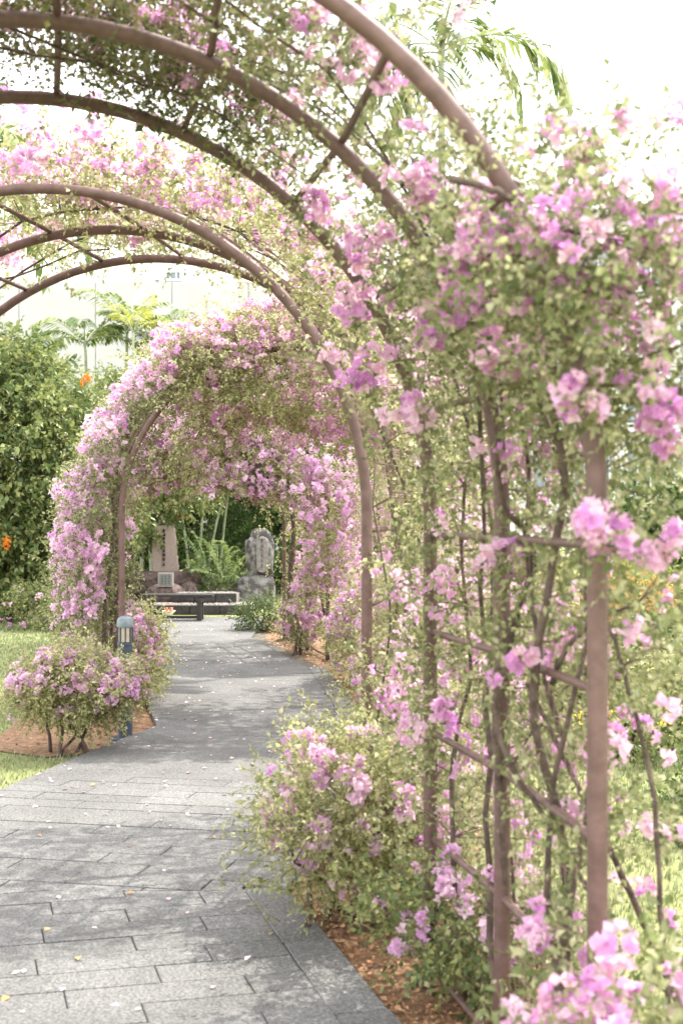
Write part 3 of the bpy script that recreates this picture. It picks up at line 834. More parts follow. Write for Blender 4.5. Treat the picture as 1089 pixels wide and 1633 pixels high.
# ------------------------------------------------------------------ buildings far behind
def window(root, x0, x1, z0, z1, yf, nv=2):
    bm = bmesh.new(); t = .09
    box(bm, x0, x1, yf - .06, yf + .1, z0, z0 + t); box(bm, x0, x1, yf - .06, yf + .1, z1 - t, z1)
    box(bm, x0, x0 + t, yf - .06, yf + .1, z0 + t + .002, z1 - t - .002); box(bm, x1 - t, x1, yf - .06, yf + .1, z0 + t + .002, z1 - t - .002)
    for k in range(1, nv):
        xm = x0 + (x1 - x0) * k / nv; box(bm, xm - .03, xm + .03, yf - .04, yf + .08, z0 + t + .002, z1 - t - .002)
    w = bm_obj('window', bm, M['frame'], root)
    bm = bmesh.new(); box(bm, x0 + t + .002, x1 - t - .002, yf + .02, yf + .04, z0 + t + .002, z1 - t - .002)
    bm_obj('pane', bm, M['glass'], w)


bl = empty('building', (-10, 62, 0), 'long pale blank-walled building behind the palms, one small window group high up', 'building')
k = 62 / F_PX
def bx(x): return (x - CX) * k + 10
def bz(y): return EYE - (y - HOR) * k
def wallpanel(root, name, x0, x1, y0, y1, z0, z1, mat, bev=.02):
    bm = bmesh.new(); box(bm, x0, x1, y0, y1, z0, z1, bev); return bm_obj(name, bm, mat, root)


# lower wall of big cladding panels, upper storey with the window group and a roof edge
zs = [0, 2.6, 5.2, 7.8, bz(449)]
xsb = np.linspace(bx(-700), bx(640), 12)
wallpanel(bl, 'core_wall', xsb[0] + .1, xsb[-1] - .1, .1, 16, 0, bz(449), M['wall_grey'])
for i in range(len(xsb) - 1):
    for j in range(4):
        bm = bmesh.new(); box(bm, xsb[i] + .012, xsb[i + 1] - .012, 0, .098, zs[j] + .012, zs[j + 1] - .012, .01); bm_obj('wall_panel', bm, M['wall_grey'], bl)
wallpanel(bl, 'upper_wall', bx(-700), bx(615), .25, 15.8, bz(449) + .003, bz(350), M['wall_white'])
wallpanel(bl, 'roof_edge', bx(-705), bx(622), .0, 16, bz(350) + .003, bz(338), M['wall_white'])
for xw in (-380, -150, 262, 560): window(bl, bx(xw), bx(xw + 28), bz(447), bz(430), .2, 3)

br = empty('building', (12, 48, 0), 'white building with rows of tall windows seen through the vine posts', 'building')
k2 = 48 / F_PX
def rx(x): return (x - CX) * k2 - 12
def rz(y): return EYE - (y - HOR) * k2
wallpanel(br, 'wall', rx(640), rx(1600), .1, 14, 0, rz(350), M['wall_white'])
wallpanel(br, 'roof_edge', rx(632), rx(1610), -.25, 14.2, rz(350) + .003, rz(338), M['wall_grey'])
for j in range(4):
    for i in range(11):
        x = 660 + i * 84; y = 372 + j * 112
        window(br, rx(x), rx(x + 62), rz(y + 82), rz(y), .06, 3)
    bm = bmesh.new(); box(bm, rx(640), rx(1600), -.05, .098, rz(372 + j * 112 - 12), rz(372 + j * 112 - 18)); bm_obj('string_course', bm, M['wall_grey'], br)

for (x, y0, lab) in ((228, 405, 'taller thin grey pole standing before the pale building'), (251, 448, 'shorter thin grey pole standing before the pale building')):
    p = px(x, y0, 45); ro = empty('pole', (p.x, 45, 0), lab, 'pole', 'poles before the building')
    tubes_obj('shaft', [(np.array([(0, 0, 0), (0, 0, p.z * .5), (0, 0, p.z)]), [.075, .065, .05])], M['pole'], ro, 10)
    tubes_obj('cap', [(np.array([(0, 0, p.z), (0, 0, p.z + .06), (0, 0, p.z + .1)]), [.09, .09, .03])], M['pole'], ro, 10)
    tubes_obj('foot', [(np.array([(0, 0, 0), (0, 0, .03)]), [.2, .2])], M['pole'], ro, 10)

# ------------------------------------------------------------------ trees, hedges and palms behind
def X(x, d): return (x - CX) / F_PX * d


tree('broad leafy tree like a tall hedge beside the lawn, dark below and pale on top', (X(10, 21.5), 21.5), 4.15, (1.8, 1.35), 21, 'leaf_tree', 7000, z0=.1, n_obj=300, lscale=1.0)
tree('yellow green bushy tree rising behind the flowering arch shoulder', (X(205, 25), 25), 4.35, (1.5, 1.2), 22, 'leaf_tree', 2200, z0=.8, lscale=.85, n_obj=200)
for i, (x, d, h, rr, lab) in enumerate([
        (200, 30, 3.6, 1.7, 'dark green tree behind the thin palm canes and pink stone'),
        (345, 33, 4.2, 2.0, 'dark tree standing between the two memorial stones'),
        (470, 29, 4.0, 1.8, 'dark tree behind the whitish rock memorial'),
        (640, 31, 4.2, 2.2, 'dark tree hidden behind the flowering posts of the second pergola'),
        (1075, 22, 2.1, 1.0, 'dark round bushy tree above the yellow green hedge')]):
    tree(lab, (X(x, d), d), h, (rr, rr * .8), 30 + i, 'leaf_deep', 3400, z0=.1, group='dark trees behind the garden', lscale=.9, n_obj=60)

palm('clump of slim green palm canes beside the pink memorial stone', (X(252, 27), 27), [(-.12, 0, 3.4, -.2), (0.02, .1, 3.8, .05), (.1, 0, 3.2, .12)], 1.5, 7, 3, 'palm', 'clumping palms', r=.028, name='cane_palm', cat='palm')
palm('clump of leaning palm canes between the two memorial stones', (X(312, 27.5), 27.5), [(-.1, 0, 2.6, -.35), (.05, 0, 3.0, .25), (.2, .1, 2.7, .55), (.45, .2, 2.9, .3)], 1.5, 8, 4, 'palm', 'clumping palms', r=.025, name='cane_palm', cat='palm')
palm('low bright feathery palm spreading beside the dark pedestal rock', (X(350, 24.6), 24.6), [(0, 0, .12, 0), (.08, .1, .2, .05), (-.06, .1, .18, -.05)], .85, 10, 5, 'palm', 'clumping palms', tilt=(1.2, 2.2), arch=.8, r=.02, name='cane_palm', cat='palm')
palm('feathery palms showing above the tall hedge tree before the pale wall', (X(185, 28), 28), [(-.5, 0, 5.0, -.1), (.1, .2, 5.3, .1), (.5, 0, 4.9, .25)], 1.3, 9, 6, 'palm', 'palms behind the hedge', tilt=(.6, 1.4), r=.035)
palm('yellow leaved young palm peeping over the hedge tree', (X(213, 26.5), 26.5), [(0, 0, 5.0, 0)], .85, 9, 7, 'palm_yellow', 'palms behind the hedge', tilt=(.7, 1.5), r=.03)
palm('grey green palm crown low beside the hedge top and pale wall', (X(8, 27), 27), [(0, 0, 4.7, 0)], 1.2, 9, 8, 'palm', 'palms behind the hedge', tilt=(.4, 1.2), r=.035)
palm('tall palm with drooping fronds against the white sky over the vine', (X(706, 17), 17), [(0, 0, 7.2, -.02)], 1.8, 8, 9, 'palm', 'tall palms against the sky', tilt=(.35, 1.1), arch=.95, r=.05)
palm('tall palm with hanging fronds seen through the nearest arch opening', (X(-75, 22), 22), [(0, 0, 7.3, .1)], 2.3, 14, 10, 'palm', 'tall palms against the sky', tilt=(.3, 1.0), arch=1.0, r=.06)

# shrubs behind the side lawn
row = 'shrubs along the side lawn'
for i, (x, d, r_, h, lf, n, lab) in enumerate([
        (930, 14.5, .75, 1.22, 'leaf_lime', 700, 'tall yellow green shrub behind the thick pink post'),
        (1065, 14.2, .8, 1.2, 'leaf_lime', 700, 'tall yellow green shrub at the end of the hedge'),
        (790, 14.8, .8, 1.25, 'leaf_lime', 700, 'tall yellow green shrub between the two nearer posts'),
        (690, 15.0, .7, 1.2, 'leaf_lime', 500, 'tall yellow green shrub glimpsed behind the thin middle post'),
        (1000, 12.6, .55, .95, 'leaf_croton', 520, 'orange leaved shrub in front of the yellow green hedge'),
        (1045, 11.6, .55, .72, 'leaf_deep', 700, 'dark green shrub below the orange leaved one'),
        (905, 11.9, .5, .7, 'leaf', 520, 'mid green shrub behind the base of the thick post'),
        (985, 10.4, .5, .55, 'leaf_pale', 620, 'pale low shrub at the lawn edge beside the thick post'),
        (1085, 10.2, .5, .58, 'leaf_pale', 620, 'pale low shrub at the lawn edge below the dark shrub'),
        (860, 10.6, .5, .55, 'leaf_pale', 560, 'pale low shrub at the lawn edge between two posts')]):
    bush('shrub', lab, 'shrub', (X(x, d), d), (r_, r_ * .7, h), n, 0, 60 + i, lf, group=row, lscale=1.5, n_lobj=120, z0=.05, fill=.5)
bush('flowering_shrub', 'low green shrub dotted with yellow flowers on the side lawn', 'shrub', (X(1015, 9.2), 9.2), (.45, .3, .34), 420, 60, 81, 'leaf_tree', 'yellow', row, lscale=1.3, z0=.03, dots=DOTS, fscale=.7, n_lobj=150)
bush('grass_tuft', 'dark green leafy tuft on the side lawn near the frame edge', 'plant', (X(1085, 6.9), 6.9), (.12, .12, .26), 160, 0, 83, 'leaf_deep', None, None, lscale=1.2, z0=.02, n_lobj=160, stems=4)
bush('shrub', 'grey green shrub with a few mauve flowers at the foot of the hedge tree', 'shrub', (X(75, 19.6), 19.6), (.6, .4, .62), 700, 36, 84, 'leaf_tree', 'flower', None, lscale=1.3, z0=.04, n_lobj=200)
bush('shrub', 'low dark green shrub at the foot of the far vine trunk', 'shrub', (X(412, 19.2), 19.2), (.2, .25, .46), 360, 0, 85, 'leaf_deep', None, None, lscale=1.2, z0=.03, n_lobj=150)
for (x, y, d, lab) in ((8, 866, 20.0, 'orange flower head on the dark hedge tree face'), (146, 602, 20.8, 'orange flower on the sunny top of the hedge tree'), (287, 826, 26.3, 'orange leaf bunch above the pink memorial stone')):
    p = px(x, y, d); g = np.random.default_rng(int(x))
    ro = empty('orange_flower', p, lab, 'flower', 'orange flowers')
    for k in range(5):
        o = link('bloom', SPRAY[k].mesh('bloom', [M['orange'], M['stamen']], 'orange'), ro); o.location = g.normal(0, .05, 3) * [1.4, .3, .6]; o.rotation_euler = (1.2, g.uniform(-.5, .5), g.uniform(0, 6)); o.scale = (1.1,) * 3

# ------------------------------------------------------------------ memorial, bench, bollard
def pt(x, y, d, o): return px(x, y, d) - o


mo = Vector((X(265, 24.6), 24.6, 0))
ms = empty('memorial', mo, 'pink upright inscribed stone slab on dark pedestal rocks', 'memorial')
d = 24.6
bm = bmesh.new()     # rough upright slab, wider at the foot
outl = [(244.5, 912), (243.5, 880), (244, 855), (246.5, 842), (250, 838.5), (262, 837.5), (272, 838), (277, 839.5), (279.5, 845), (281, 858), (282.5, 880), (284.5, 900), (285.5, 912)]
g = np.random.default_rng(9); fr, bk = [], []
for (x, y) in outl:
    p = pt(x + g.uniform(-.4, .4), y, d, mo); fr.append(bm.verts.new((p.x, -.11 + g.uniform(-.008, .008), p.z))); bk.append(bm.verts.new((p.x * .97, .12, p.z - .01)))
n = len(fr); bm.faces.new(fr); bm.faces.new(bk[::-1])
for i in range(n): bm.faces.new((fr[i], bk[i], bk[(i + 1) % n], fr[(i + 1) % n]))
bmesh.ops.recalc_face_normals(bm, faces=bm.faces[:])
bmesh.ops.bevel(bm, geom=bm.edges[:], offset=.012, segments=2, affect='EDGES')
slab = bm_obj('slab', bm, M['pinkstone'], ms)
# carved column of characters (too worn to read in the photograph): brush strokes sunk in the face
bm = bmesh.new()
def stroke(cx, cz, dx, dz, L, w):
    a = math.atan2(dz, dx); m = Matrix.Rotation(-a, 3, 'Y')
    box(bm, cx - L / 2, cx + L / 2, -.1345, -.119, cz - w / 2, cz + w / 2, 0, m)
GL = {'a': [(0, .4, 1, 0, .8), (0, .1, 1, 0, .6), (0, -.1, 0, 1, 1.0), (-.25, -.3, 1, 1, .4), (.25, -.3, 1, -1, .4)],
      'b': [(-.25, 0, 0, 1, .8), (.3, 0, 0, 1, .8), (0, .4, 1, 0, .6), (0, 0, 1, 0, .5), (0, -.4, 1, 0, .6)],
      'c': [(0, .3, 1, 0, .9), (0, 0, 0, 1, .9), (-.3, -.2, 1, 1, .5), (.3, -.2, 1, -1, .5)],
      'd': [(0, .42, 1, 0, .3), (0, .2, 1, 0, .9), (-.1, -.1, 1, 1.3, .7), (.2, -.25, 1, -.8, .6)],
      'e': [(-.3, .1, 0, 1, .8), (.15, .35, 1, 0, .6), (.15, .1, 1, 0, .6), (.15, -.15, 1, 0, .6), (.15, -.35, 1, 0, .8), (.15, 0, 0, 1, .8)]}
for ch, yy in zip('aebcdaebc', (846, 852.5, 858.5, 865, 871.5, 878, 884.5, 891.5, 900)):
    p = pt(263.2, yy, d, mo); s = .052
    for (cx, cz, dx, dz, L) in GL[ch]: stroke(p.x + cx * s, p.z + cz * s, dx, dz, L * s, .011)
bm_obj('inscription', bm, M['engrave'], slab)
bm = bmesh.new(); p = pt(265, 931, d, mo)
rock(bm, (p.x - .27, .0, .40), (.34, .38, .21), 3, 3, .1, 1.4, .42); ped = bm_obj('pedestal_rock', bm, M['brownrock'], ms, True)
bm = bmesh.new(); rock(bm, (p.x + .32, .02, .405), (.28, .36, .205), 5, 3, .1, 1.4, .42); bm_obj('pedestal_rock', bm, M['brownrock'], ms, True)
bm = bmesh.new(); rock(bm, (p.x + .02, .1, .1), (.62, .45, .2), 6, 3, .14, 1.3, .7); bm_obj('pedestal_rock', bm, M['brownrock'], ms, True)

bo = Vector((X(265, 23.9), 23.9, 0))
bs = empty('boulder', bo, 'rounded boulder with a small grey inscribed plaque in front of the pink stone', 'boulder')
bm = bmesh.new(); rock(bm, (.0, 0, .2), (.33, .26, .24), 8, 3, .12, 1.2, .8); rock(bm, (.37, .2, .2), (.17, .2, .27), 12, 3, .1, 1.2)
bm_obj('rock', bm, M['brownrock'], bs, True)
bm = bmesh.new(); p0 = pt(252.5, 936, 23.7, bo); p1 = pt(277, 913, 23.7, bo)
box(bm, p0.x, p1.x, -.23, -.17, p0.z, p1.z, .008); pl = bm_obj('plaque', bm, M['plaque_rim'], bs)
bm = bmesh.new(); box(bm, p0.x + .025, p1.x - .025, -.236, -.228, p0.z + .02, p1.z - .025, .002); bm_obj('plaque_face', bm, M['plaque'], pl)
bm = bmesh.new()
for cx in (-.055, .0, .06):
    for k in range(5):
        zc = p1.z - .06 - k * .03; xm = (p0.x + p1.x) / 2 + cx
        box(bm, xm - .012, xm + .012, -.240, -.2355, zc - .003, zc + .003); box(bm, xm - .003, xm + .003, -.2415, -.2402, zc - .01, zc + .008)
bm_obj('inscription', bm, M['engrave'], pl)

w0 = Vector((X(413, 24.2), 24.2, 0))
wm = empty('memorial', w0, 'whitish lichen covered rock with a rounded carved panel on a pale rock base', 'memorial')
bm = bmesh.new(); p = pt(413, 886, 24.2, w0); rock(bm, (p.x + .01, .05, p.z), (.235, .2, .39), 15, 4, .3, 1.5, .62); up = bm_obj('rock', bm, M['whiterock'], wm, True)
bm = bmesh.new(); n = 20; fr, bk = [], []
c = pt(419, 884, 24.2, w0)
for i in range(n):
    a = i / n * 2 * math.pi; X_, Z_ = math.cos(a) * .098, math.sin(a) * .098 + (.2 if math.sin(a) > 0 else -.2)
    fr.append(bm.verts.new((c.x + X_, -.2, c.z + Z_))); bk.append(bm.verts.new((c.x + X_ * 1.08, -.1, c.z + Z_ * 1.03)))
bm.faces.new(fr)
for i in range(n): bm.faces.new((fr[i], bk[i], bk[(i + 1) % n], fr[(i + 1) % n]))
bmesh.ops.recalc_face_normals(bm, faces=bm.faces[:]); pan = bm_obj('carved_panel', bm, M['panel'], up)
bm = bmesh.new()
for kk, yy in enumerate((858, 866, 874, 882, 890, 898)):
    p = pt(419, yy + 4, 24.2, w0)
    for (cx, cz, dx, dz, L) in GL['aebcd'[kk % 5]]:
        a = math.atan2(dz, dx); s = .055
        box(bm, p.x + cx * s - L * s / 2, p.x + cx * s + L * s / 2, -.206, -.1985, p.z + cz * s - .004, p.z + cz * s + .004, 0, Matrix.Rotation(-a, 3, 'Y'))
bm_obj('inscription', bm, M['brownrock'], pan)
bm = bmesh.new(); rock(bm, (-.04, .05, .28), (.31, .26, .3), 17, 4, .2, 1.5, .6); bm_obj('base_rock', bm, M['whiterock'], wm, True)

so = Vector((X(305, 22.6), 22.6, 0))
st = empty('stone_platform', so, 'low black stone kerbed platform with pale gravel behind the bench', 'platform')
def kerb(x0, x1, y0, y1, z0, z1, nm='kerb_block', mat='kerbblack'):
    bm = bmesh.new(); box(bm, x0, x1, y0, y1, z0, z1, .006); return bm_obj(nm, bm, M[mat], st)
for i in range(4): kerb(-.98 + i * .48, -.98 + (i + 1) * .48 - .008, 0, .16, .004, .15)
for i in range(3): kerb(-.35 + i * .34, -.35 + (i + 1) * .34 - .008, .7, .84, .16, .30)
kerb(-.98, .94, .162, 2.3, .004, .135, 'gravel_bed', 'gravel'); kerb(-.35, .67, .842, 2.2, .14, .285, 'gravel_bed', 'gravel')
g = np.random.default_rng(77); V = []
n = 700; D = unit(g.normal(0, 1, (n, 3))); B = basis(D, [0, 0, 1.0]); S = g.uniform(.012, .03, n)
OC = np.array([(1, 0, 0), (-1, 0, 0), (0, 1, 0), (0, -1, 0), (0, 0, .7), (0, 0, -.7)], float); OF = np.array([(0, 2, 4), (2, 1, 4), (1, 3, 4), (3, 0, 4), (2, 0, 5), (1, 2, 5), (3, 1, 5), (0, 3, 5)])
Px = g.uniform(-.95, .9, n); Py = g.uniform(.18, .7, n); up_ = g.random(n) < .4; Px = np.where(up_, g.uniform(-.33, .65, n), Px); Py = np.where(up_, g.uniform(.86, 1.2, n), Py)
V = np.einsum('nij,vj->nvi', B * S[:, None, None], OC) + np.stack([Px, Py, np.where(up_, .292, .142)], -1)[:, None]
o = link('pebbles', npmesh('pebbles', V.reshape(-1, 3), (OF[None] + (np.arange(n) * 6)[:, None, None]).reshape(-1, 3), [M['gravel']], None, None, False), st); o['kind'] = 'stuff'

be = Vector((X(284, 21), 21, 0))
bn = empty('bench', be, 'low black backless bench at the end of the path', 'bench')
for kx in range(3):
    bm = bmesh.new(); box(bm, -.525, .525, -.19 + kx * .13, -.19 + kx * .13 + .122, .385, .425, .006); bm_obj('seat_plank', bm, M['black'], bn)
for sx in (-.41, .33):
    for sy in (-.15, .13):
        bm = bmesh.new(); box(bm, sx - .035, sx + .035, sy - .035, sy + .035, 0, .384, .005); bm_obj('leg', bm, M['black'], bn)
bm = bmesh.new(); box(bm, -.373, .293, -.02, .02, .06, .1, .004); bm_obj('stretcher', bm, M['black'], bn)
for sx in (-.41, .33):
    bm = bmesh.new(); box(bm, sx - .03, sx + .03, -.113, .093, .30, .36, .004); bm_obj('cross_rail', bm, M['black'], bn)

# offerings seen under the bench
of = empty('offering_dish', px(269, 968, 22.2), 'small white dish holding two red cups under the bench', 'dish'); of.location.z = .014
bm = bmesh.new()
prof = [(.0, .0), (.05, .0), (.06, .02), (.11, .075), (.115, .08), (.105, .078), (.05, .03), (0, .028)]
vs = [bm.verts.new((r_, 0, z)) for r_, z in prof]
for a, b in zip(vs[:-1], vs[1:]): bm.edges.new((a, b))
bmesh.ops.spin(bm, geom=bm.verts[:] + bm.edges[:], cent=(0, 0, 0), axis=(0, 0, 1), angle=2 * math.pi, steps=20); bmesh.ops.remove_doubles(bm, verts=bm.verts[:], dist=1e-5)
bm_obj('dish', bm, M['dish'], of, True)
for cx in (-.035, .04):
    tubes_obj('cup', [(np.array([(cx, 0, .03), (cx, 0, .06), (cx, 0, .13), (cx, 0, .131), (cx, 0, .07)]), [.022, .03, .033, .028, .024])], M['red'], of, 12)

# bollard lamp
lo_ = Vector((X(200, 10.05), 10.05, .012))
lb = empty('bollard_light', lo_, 'slate blue cylindrical garden lamp post beside the flowering bush', 'bollard light')
def lathe(name, prof, mat, parent, n=24, smooth=True):
    z = np.array([(0, 0, p[1]) for p in prof], float); V, F = [], []
    th = np.arange(n) / n * 2 * math.pi
    V = np.array([(r_ * math.cos(a), r_ * math.sin(a), z_) for r_, z_ in prof for a in th])
    i = np.arange(len(prof) - 1)[:, None] * n; j = np.arange(n)[None]; j2 = (j + 1) % n
    q = np.stack([i + j, i + j2, i + n + j2, i + n + j], -1).reshape(-1, 4)
    me = npmesh(name, V, q, [mat], smooth=smooth); o = link(name, me, parent)
    m = o.modifiers.new('edge', 'EDGE_SPLIT'); m.split_angle = R(35); return o
lathe('base_plate', [(0, 0), (.105, 0), (.105, .01), (.1, .016), (.062, .018), (0, .018)], M['slate'], lb)
lathe('body', [(.0, .018), (.052, .018), (.052, .66), (.056, .665), (.056, .685), (.0, .686)], M['slate'], lb)
lathe('diffuser', [(0, .687), (.046, .687), (.046, .79), (0, .79)], M['diffuser'], lb)
for kx in range(8):
    a = kx / 8 * 2 * math.pi + .2; bm = bmesh.new(); box(bm, .046, .056, -.005, .005, .687, .79, .001)
    o = bm_obj('guard_bar', bm, M['slate'], lb); o.rotation_euler.z = a
lathe('cap', [(0, .7905), (.058, .7905), (.06, .8), (.059, .83), (.05, .853), (.03, .866), (0, .872)], M['slate_light'], lb)

# ------------------------------------------------------------------ the pergolas
ang = (14, 31, 48, 66, 84, 102, 120, 138, 156)
pergola(1, 'tall steel arches overhead with the thick pinkish brown post beside the camera', ang, (.06, .5, .86, 1.2, 1.53), [(.05, 6.6)])
pergola(2, 'middle set of bare arches curving over the path, wire netting on their shoulder', ang, (.06, .5, .86, 1.2, 1.53), [(.05, 3.2), (5.0, 6.4)])
pergola(3, 'arches buried in blossom behind the bollard light', ang[::2], (.06, .86, 1.53), [(1.8, 5.2)])
pergola(4, 'last small set of arches before the bench and stones', ang[::2], (.06, .86, 1.53), None)

# ------------------------------------------------------------------ bougainvillea on the pergolas
# first pergola: side curtain and shoulder (rooted at the posts)
sh = []
for (x, y, dd, dx, dz, L) in ((930, 300, 3.35, .6, .55, .34), (880, 330, 3.3, .4, .7, .3), (1010, 370, 3.4, .8, .35, .3), (960, 360, 3.3, .9, .3, .34), (1050, 390, 3.4, .7, .6, .25),
                              (690, 120, 4.0, .4, .9, .3), (640, 60, 4.0, .5, .8, .35), (760, 200, 3.8, .5, .7, .25), (850, 280, 3.5, .2, .9, .22)):
    p = px(x, y, dd); sh.append((tuple(p), (dx, random.uniform(-.3, .3), dz), L, 14, 2 if L > .28 else 0))
BL = [(565, 490, 4.3, 9, .03), (655, 660, 4.0, 10, .03), (590, 590, 4.4, 7, .03), (545, 585, 4.7, 5, .025), (670, 300, 3.7, 9, .035), (585, 90, 3.6, 6, .03), (622, 115, 3.5, 6, .028),
      (500, 315, 4.3, 6, .03), (545, 28, 3.7, 9, .03), (935, 630, 3.0, 13, .032), (945, 865, 2.95, 9, .028), (985, 845, 3.0, 8, .026), (980, 460, 3.1, 7, .025), (820, 385, 3.2, 10, .032), (755, 345, 3.4, 9, .035),
      (870, 390, 3.1, 9, .032), (1040, 640, 3.1, 9, .035), (1055, 690, 3.1, 4, .018), (915, 212, 3.3, 6, .022), (1062, 375, 3.1, 8, .03), (720, 475, 3.6, 9, .03), (680, 520, 3.7, 9, .035), (800, 875, 3.9, 6, .025),
      (825, 1057, 3.6, 4, .02), (790, 565, 3.4, 9, .035), (830, 575, 3.4, 7, .03), (760, 440, 3.3, 12, .04), (850, 440, 3.2, 12, .04), (920, 440, 3.1, 9, .035), (800, 420, 3.3, 10, .04), (600, 390, 4.2, 8, .04),
      (640, 930, 4.9, 6, .035), (610, 1110, 5.2, 9, .035), (640, 1080, 5.1, 6, .035), (1060, 890, 3.1, 5, .022), (850, 1500, 3.4, 6, .022), (710, 1140, 4.4, 4, .02), (660, 1160, 4.5, 6, .025)]
EX = [([(795, 1640), (805, 1480), (800, 1300), (790, 1150), (815, 1010), (850, 900), (838, 850), (800, 800), (790, 690)], 4.1, 3.9, .0125),
      ([(870, 1640), (905, 1480), (890, 1300), (850, 1130), (880, 900), (900, 760), (885, 680), (870, 560), (900, 450)], 3.7, 3.5, .0135),
      ([(795, 1060), (790, 1150), (825, 1240), (890, 1330), (935, 1420)], 3.75, 3.6, .009),
      ([(1075, 1700), (1055, 1480), (1040, 1260), (1005, 1110), (975, 1010), (925, 940)], 3.3, 3.5, .0075),
      ([(1090, 1620), (990, 1390), (930, 1270), (880, 1170), (840, 1090)], 3.7, 3.8, .010), ([(880, 1090), (905, 1030), (960, 985), (1010, 965)], 3.6, 3.4, .008),
      ([(720, 285), (790, 305), (870, 350), (940, 380)], 3.15, 3.1, .009)]
vine(1, 'pink bougainvillea climbing the thick post and spilling over its shoulder', [
    (1.75, 2.4, 3.2, 4.9, -.06, .32, 1150, 80), (1.75, 2.15, 3.0, 3.9, .10, .42, 380, 36), (1.2, 1.8, 3.2, 5.1, -.08, .4, 460, 56), (2.2, 3.1, 3.5, 5.0, -.02, .2, 760, 60),
    (.8, 1.4, 3.2, 5.1, -.08, .38, 520, 64), (.1, .9, 3.3, 5.1, -.08, .36, 470, 58), (.1, .8, 4.2, 5.2, -.1, .3, 260, 30),
    (1.98, 2.32, 2.92, 3.16, -.12, .25, 330, 30), (2.0, 2.45, 3.75, 4.02, -.1, .2, 260, 20), (1.9, 2.6, 4.5, 4.8, -.08, .12, 90, 12), (.8, 1.7, 4.55, 4.8, -.1, .1, 160, 24), (1.0, 1.9, 3.8, 4.05, -.1, .12, 150, 16)],
    [(0, 2.6, 3.45, 3.9, .014), (0, 2.4, 4.0, 4.5, .012), (0, 3.2, 4.3, 4.0, .008), (0, 2.2, 4.75, 4.6, .010),
     (.02, 1.9, 3.6, 3.35, .010), (1.0, 3.4, 3.6, 4.6, .008), (1.2, 3.6, 4.4, 3.6, .008), (0, 1.2, 4.5, 3.9, .007)],
    401, leaf='leaf', flower='flower', twigs=220, shoots=sh, fscale=.78, lscale=.84, blobs=BL, per_f=2, extra=EX)
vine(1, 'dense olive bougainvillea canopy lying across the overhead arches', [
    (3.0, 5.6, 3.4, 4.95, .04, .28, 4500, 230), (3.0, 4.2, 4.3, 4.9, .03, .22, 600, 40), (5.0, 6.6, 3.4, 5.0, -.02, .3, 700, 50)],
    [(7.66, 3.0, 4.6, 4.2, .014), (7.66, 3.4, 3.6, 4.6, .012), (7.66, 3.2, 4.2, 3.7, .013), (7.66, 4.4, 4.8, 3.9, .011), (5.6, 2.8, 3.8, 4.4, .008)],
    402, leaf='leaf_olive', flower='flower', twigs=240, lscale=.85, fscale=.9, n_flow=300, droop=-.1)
# second pergola
vine(2, 'pale bougainvillea trained up the far side of the middle arches', [
    (1.3, 2.6, 6.1, 8.4, .04, .4, 1300, 240), (.1, 1.35, 5.9, 8.4, .0, .45, 1700, 420), (.2, 1.2, 8.2, 9.6, .0, .5, 600, 130)],
    [(0, 2.8, 6.4, 6.9, .014), (0, 2.6, 7.0, 6.6, .012), (0, 3.0, 7.6, 7.4, .013), (0, 2.0, 8.0, 8.2, .012), (0, 1.8, 6.2, 6.0, .008)],
    403, leaf='leaf_pale', flower='flower_pale', twigs=160, fscale=.8, lscale=.9, per_f=3)
vine(2, 'airy pink bougainvillea spread over the top of the middle arches', [
    (2.5, 4.0, 6.1, 8.3, .05, .34, 1500, 420), (3.9, 5.6, 6.0, 8.3, .05, .36, 1300, 420), (5.4, 7.0, 5.9, 8.0, -.05, .36, 500, 120)],
    [(7.6, 3.2, 7.2, 6.9, .013), (7.6, 4.0, 6.4, 7.5, .012), (7.6, 3.0, 7.8, 7.6, .011)],
    404, leaf='leaf_pale', flower='flower', twigs=150)
# third pergola, thick with blossom
vine(3, 'mauve bougainvillea mound hiding the arch behind the bollard light, from lawn to crown', [
    (4.0, 5.3, 10.35, 12.6, .04, .30, 1900, 640), (5.2, 6.2, 10.45, 12.6, .02, .44, 1500, 500), (6.1, 6.95, 10.6, 12.8, .0, .42, 800, 200), (5.9, 6.9, 12.4, 14.6, .0, .4, 500, 120), (4.2, 6.9, 10.8, 12.6, -.16, .05, 700, 120)],
    [(6.97, 4.6, 10.75, 11.4, .02), (6.97, 4.2, 11.3, 10.9, .016), (6.97, 5.0, 12.0, 11.8, .015)],
    405, leaf='leaf', flower='flower_pale', twigs=150, lscale=1.0, fscale=.92, per_f=5)
vine(3, 'blossoming bougainvillea crown over the arch top behind the middle arches', [
    (1.6, 3.0, 10.3, 12.6, -.05, .5, 1300, 380), (2.8, 4.3, 10.3, 12.6, .0, .4, 2100, 620), (.1, 1.7, 10.2, 13.4, -.02, .5, 1000, 400), (2.4, 4.4, 11.6, 12.7, -.55, .0, 420, 90), (1.7, 4.4, 10.2, 10.46, -.34, .3, 1300, 460), (3.6, 4.25, 10.2, 10.46, -.3, .2, 420, 130), (2.9, 3.9, 10.8, 11.8, -.75, -.2, 420, 30), (2.0, 4.3, 10.6, 12.0, -.5, .0, 700, 300)],
    [(0, 3.4, 11.0, 11.2, .02), (0, 3.0, 11.9, 11.6, .016), (0, 3.2, 12.3, 12.0, .015)],
    406, leaf='leaf_pale', flower='flower', twigs=150, lscale=1.0, fscale=.92, droop=.5, per_f=5, hang=[(-1.25, -.85, 10.8, 11.4, 1.95, 2.6, 260, 30), (-1.1, .4, 10.6, 11.6, 2.2, 2.6, 300, 160), (.15, .9, 12.5, 13.6, .3, 2.3, 800, 420)])
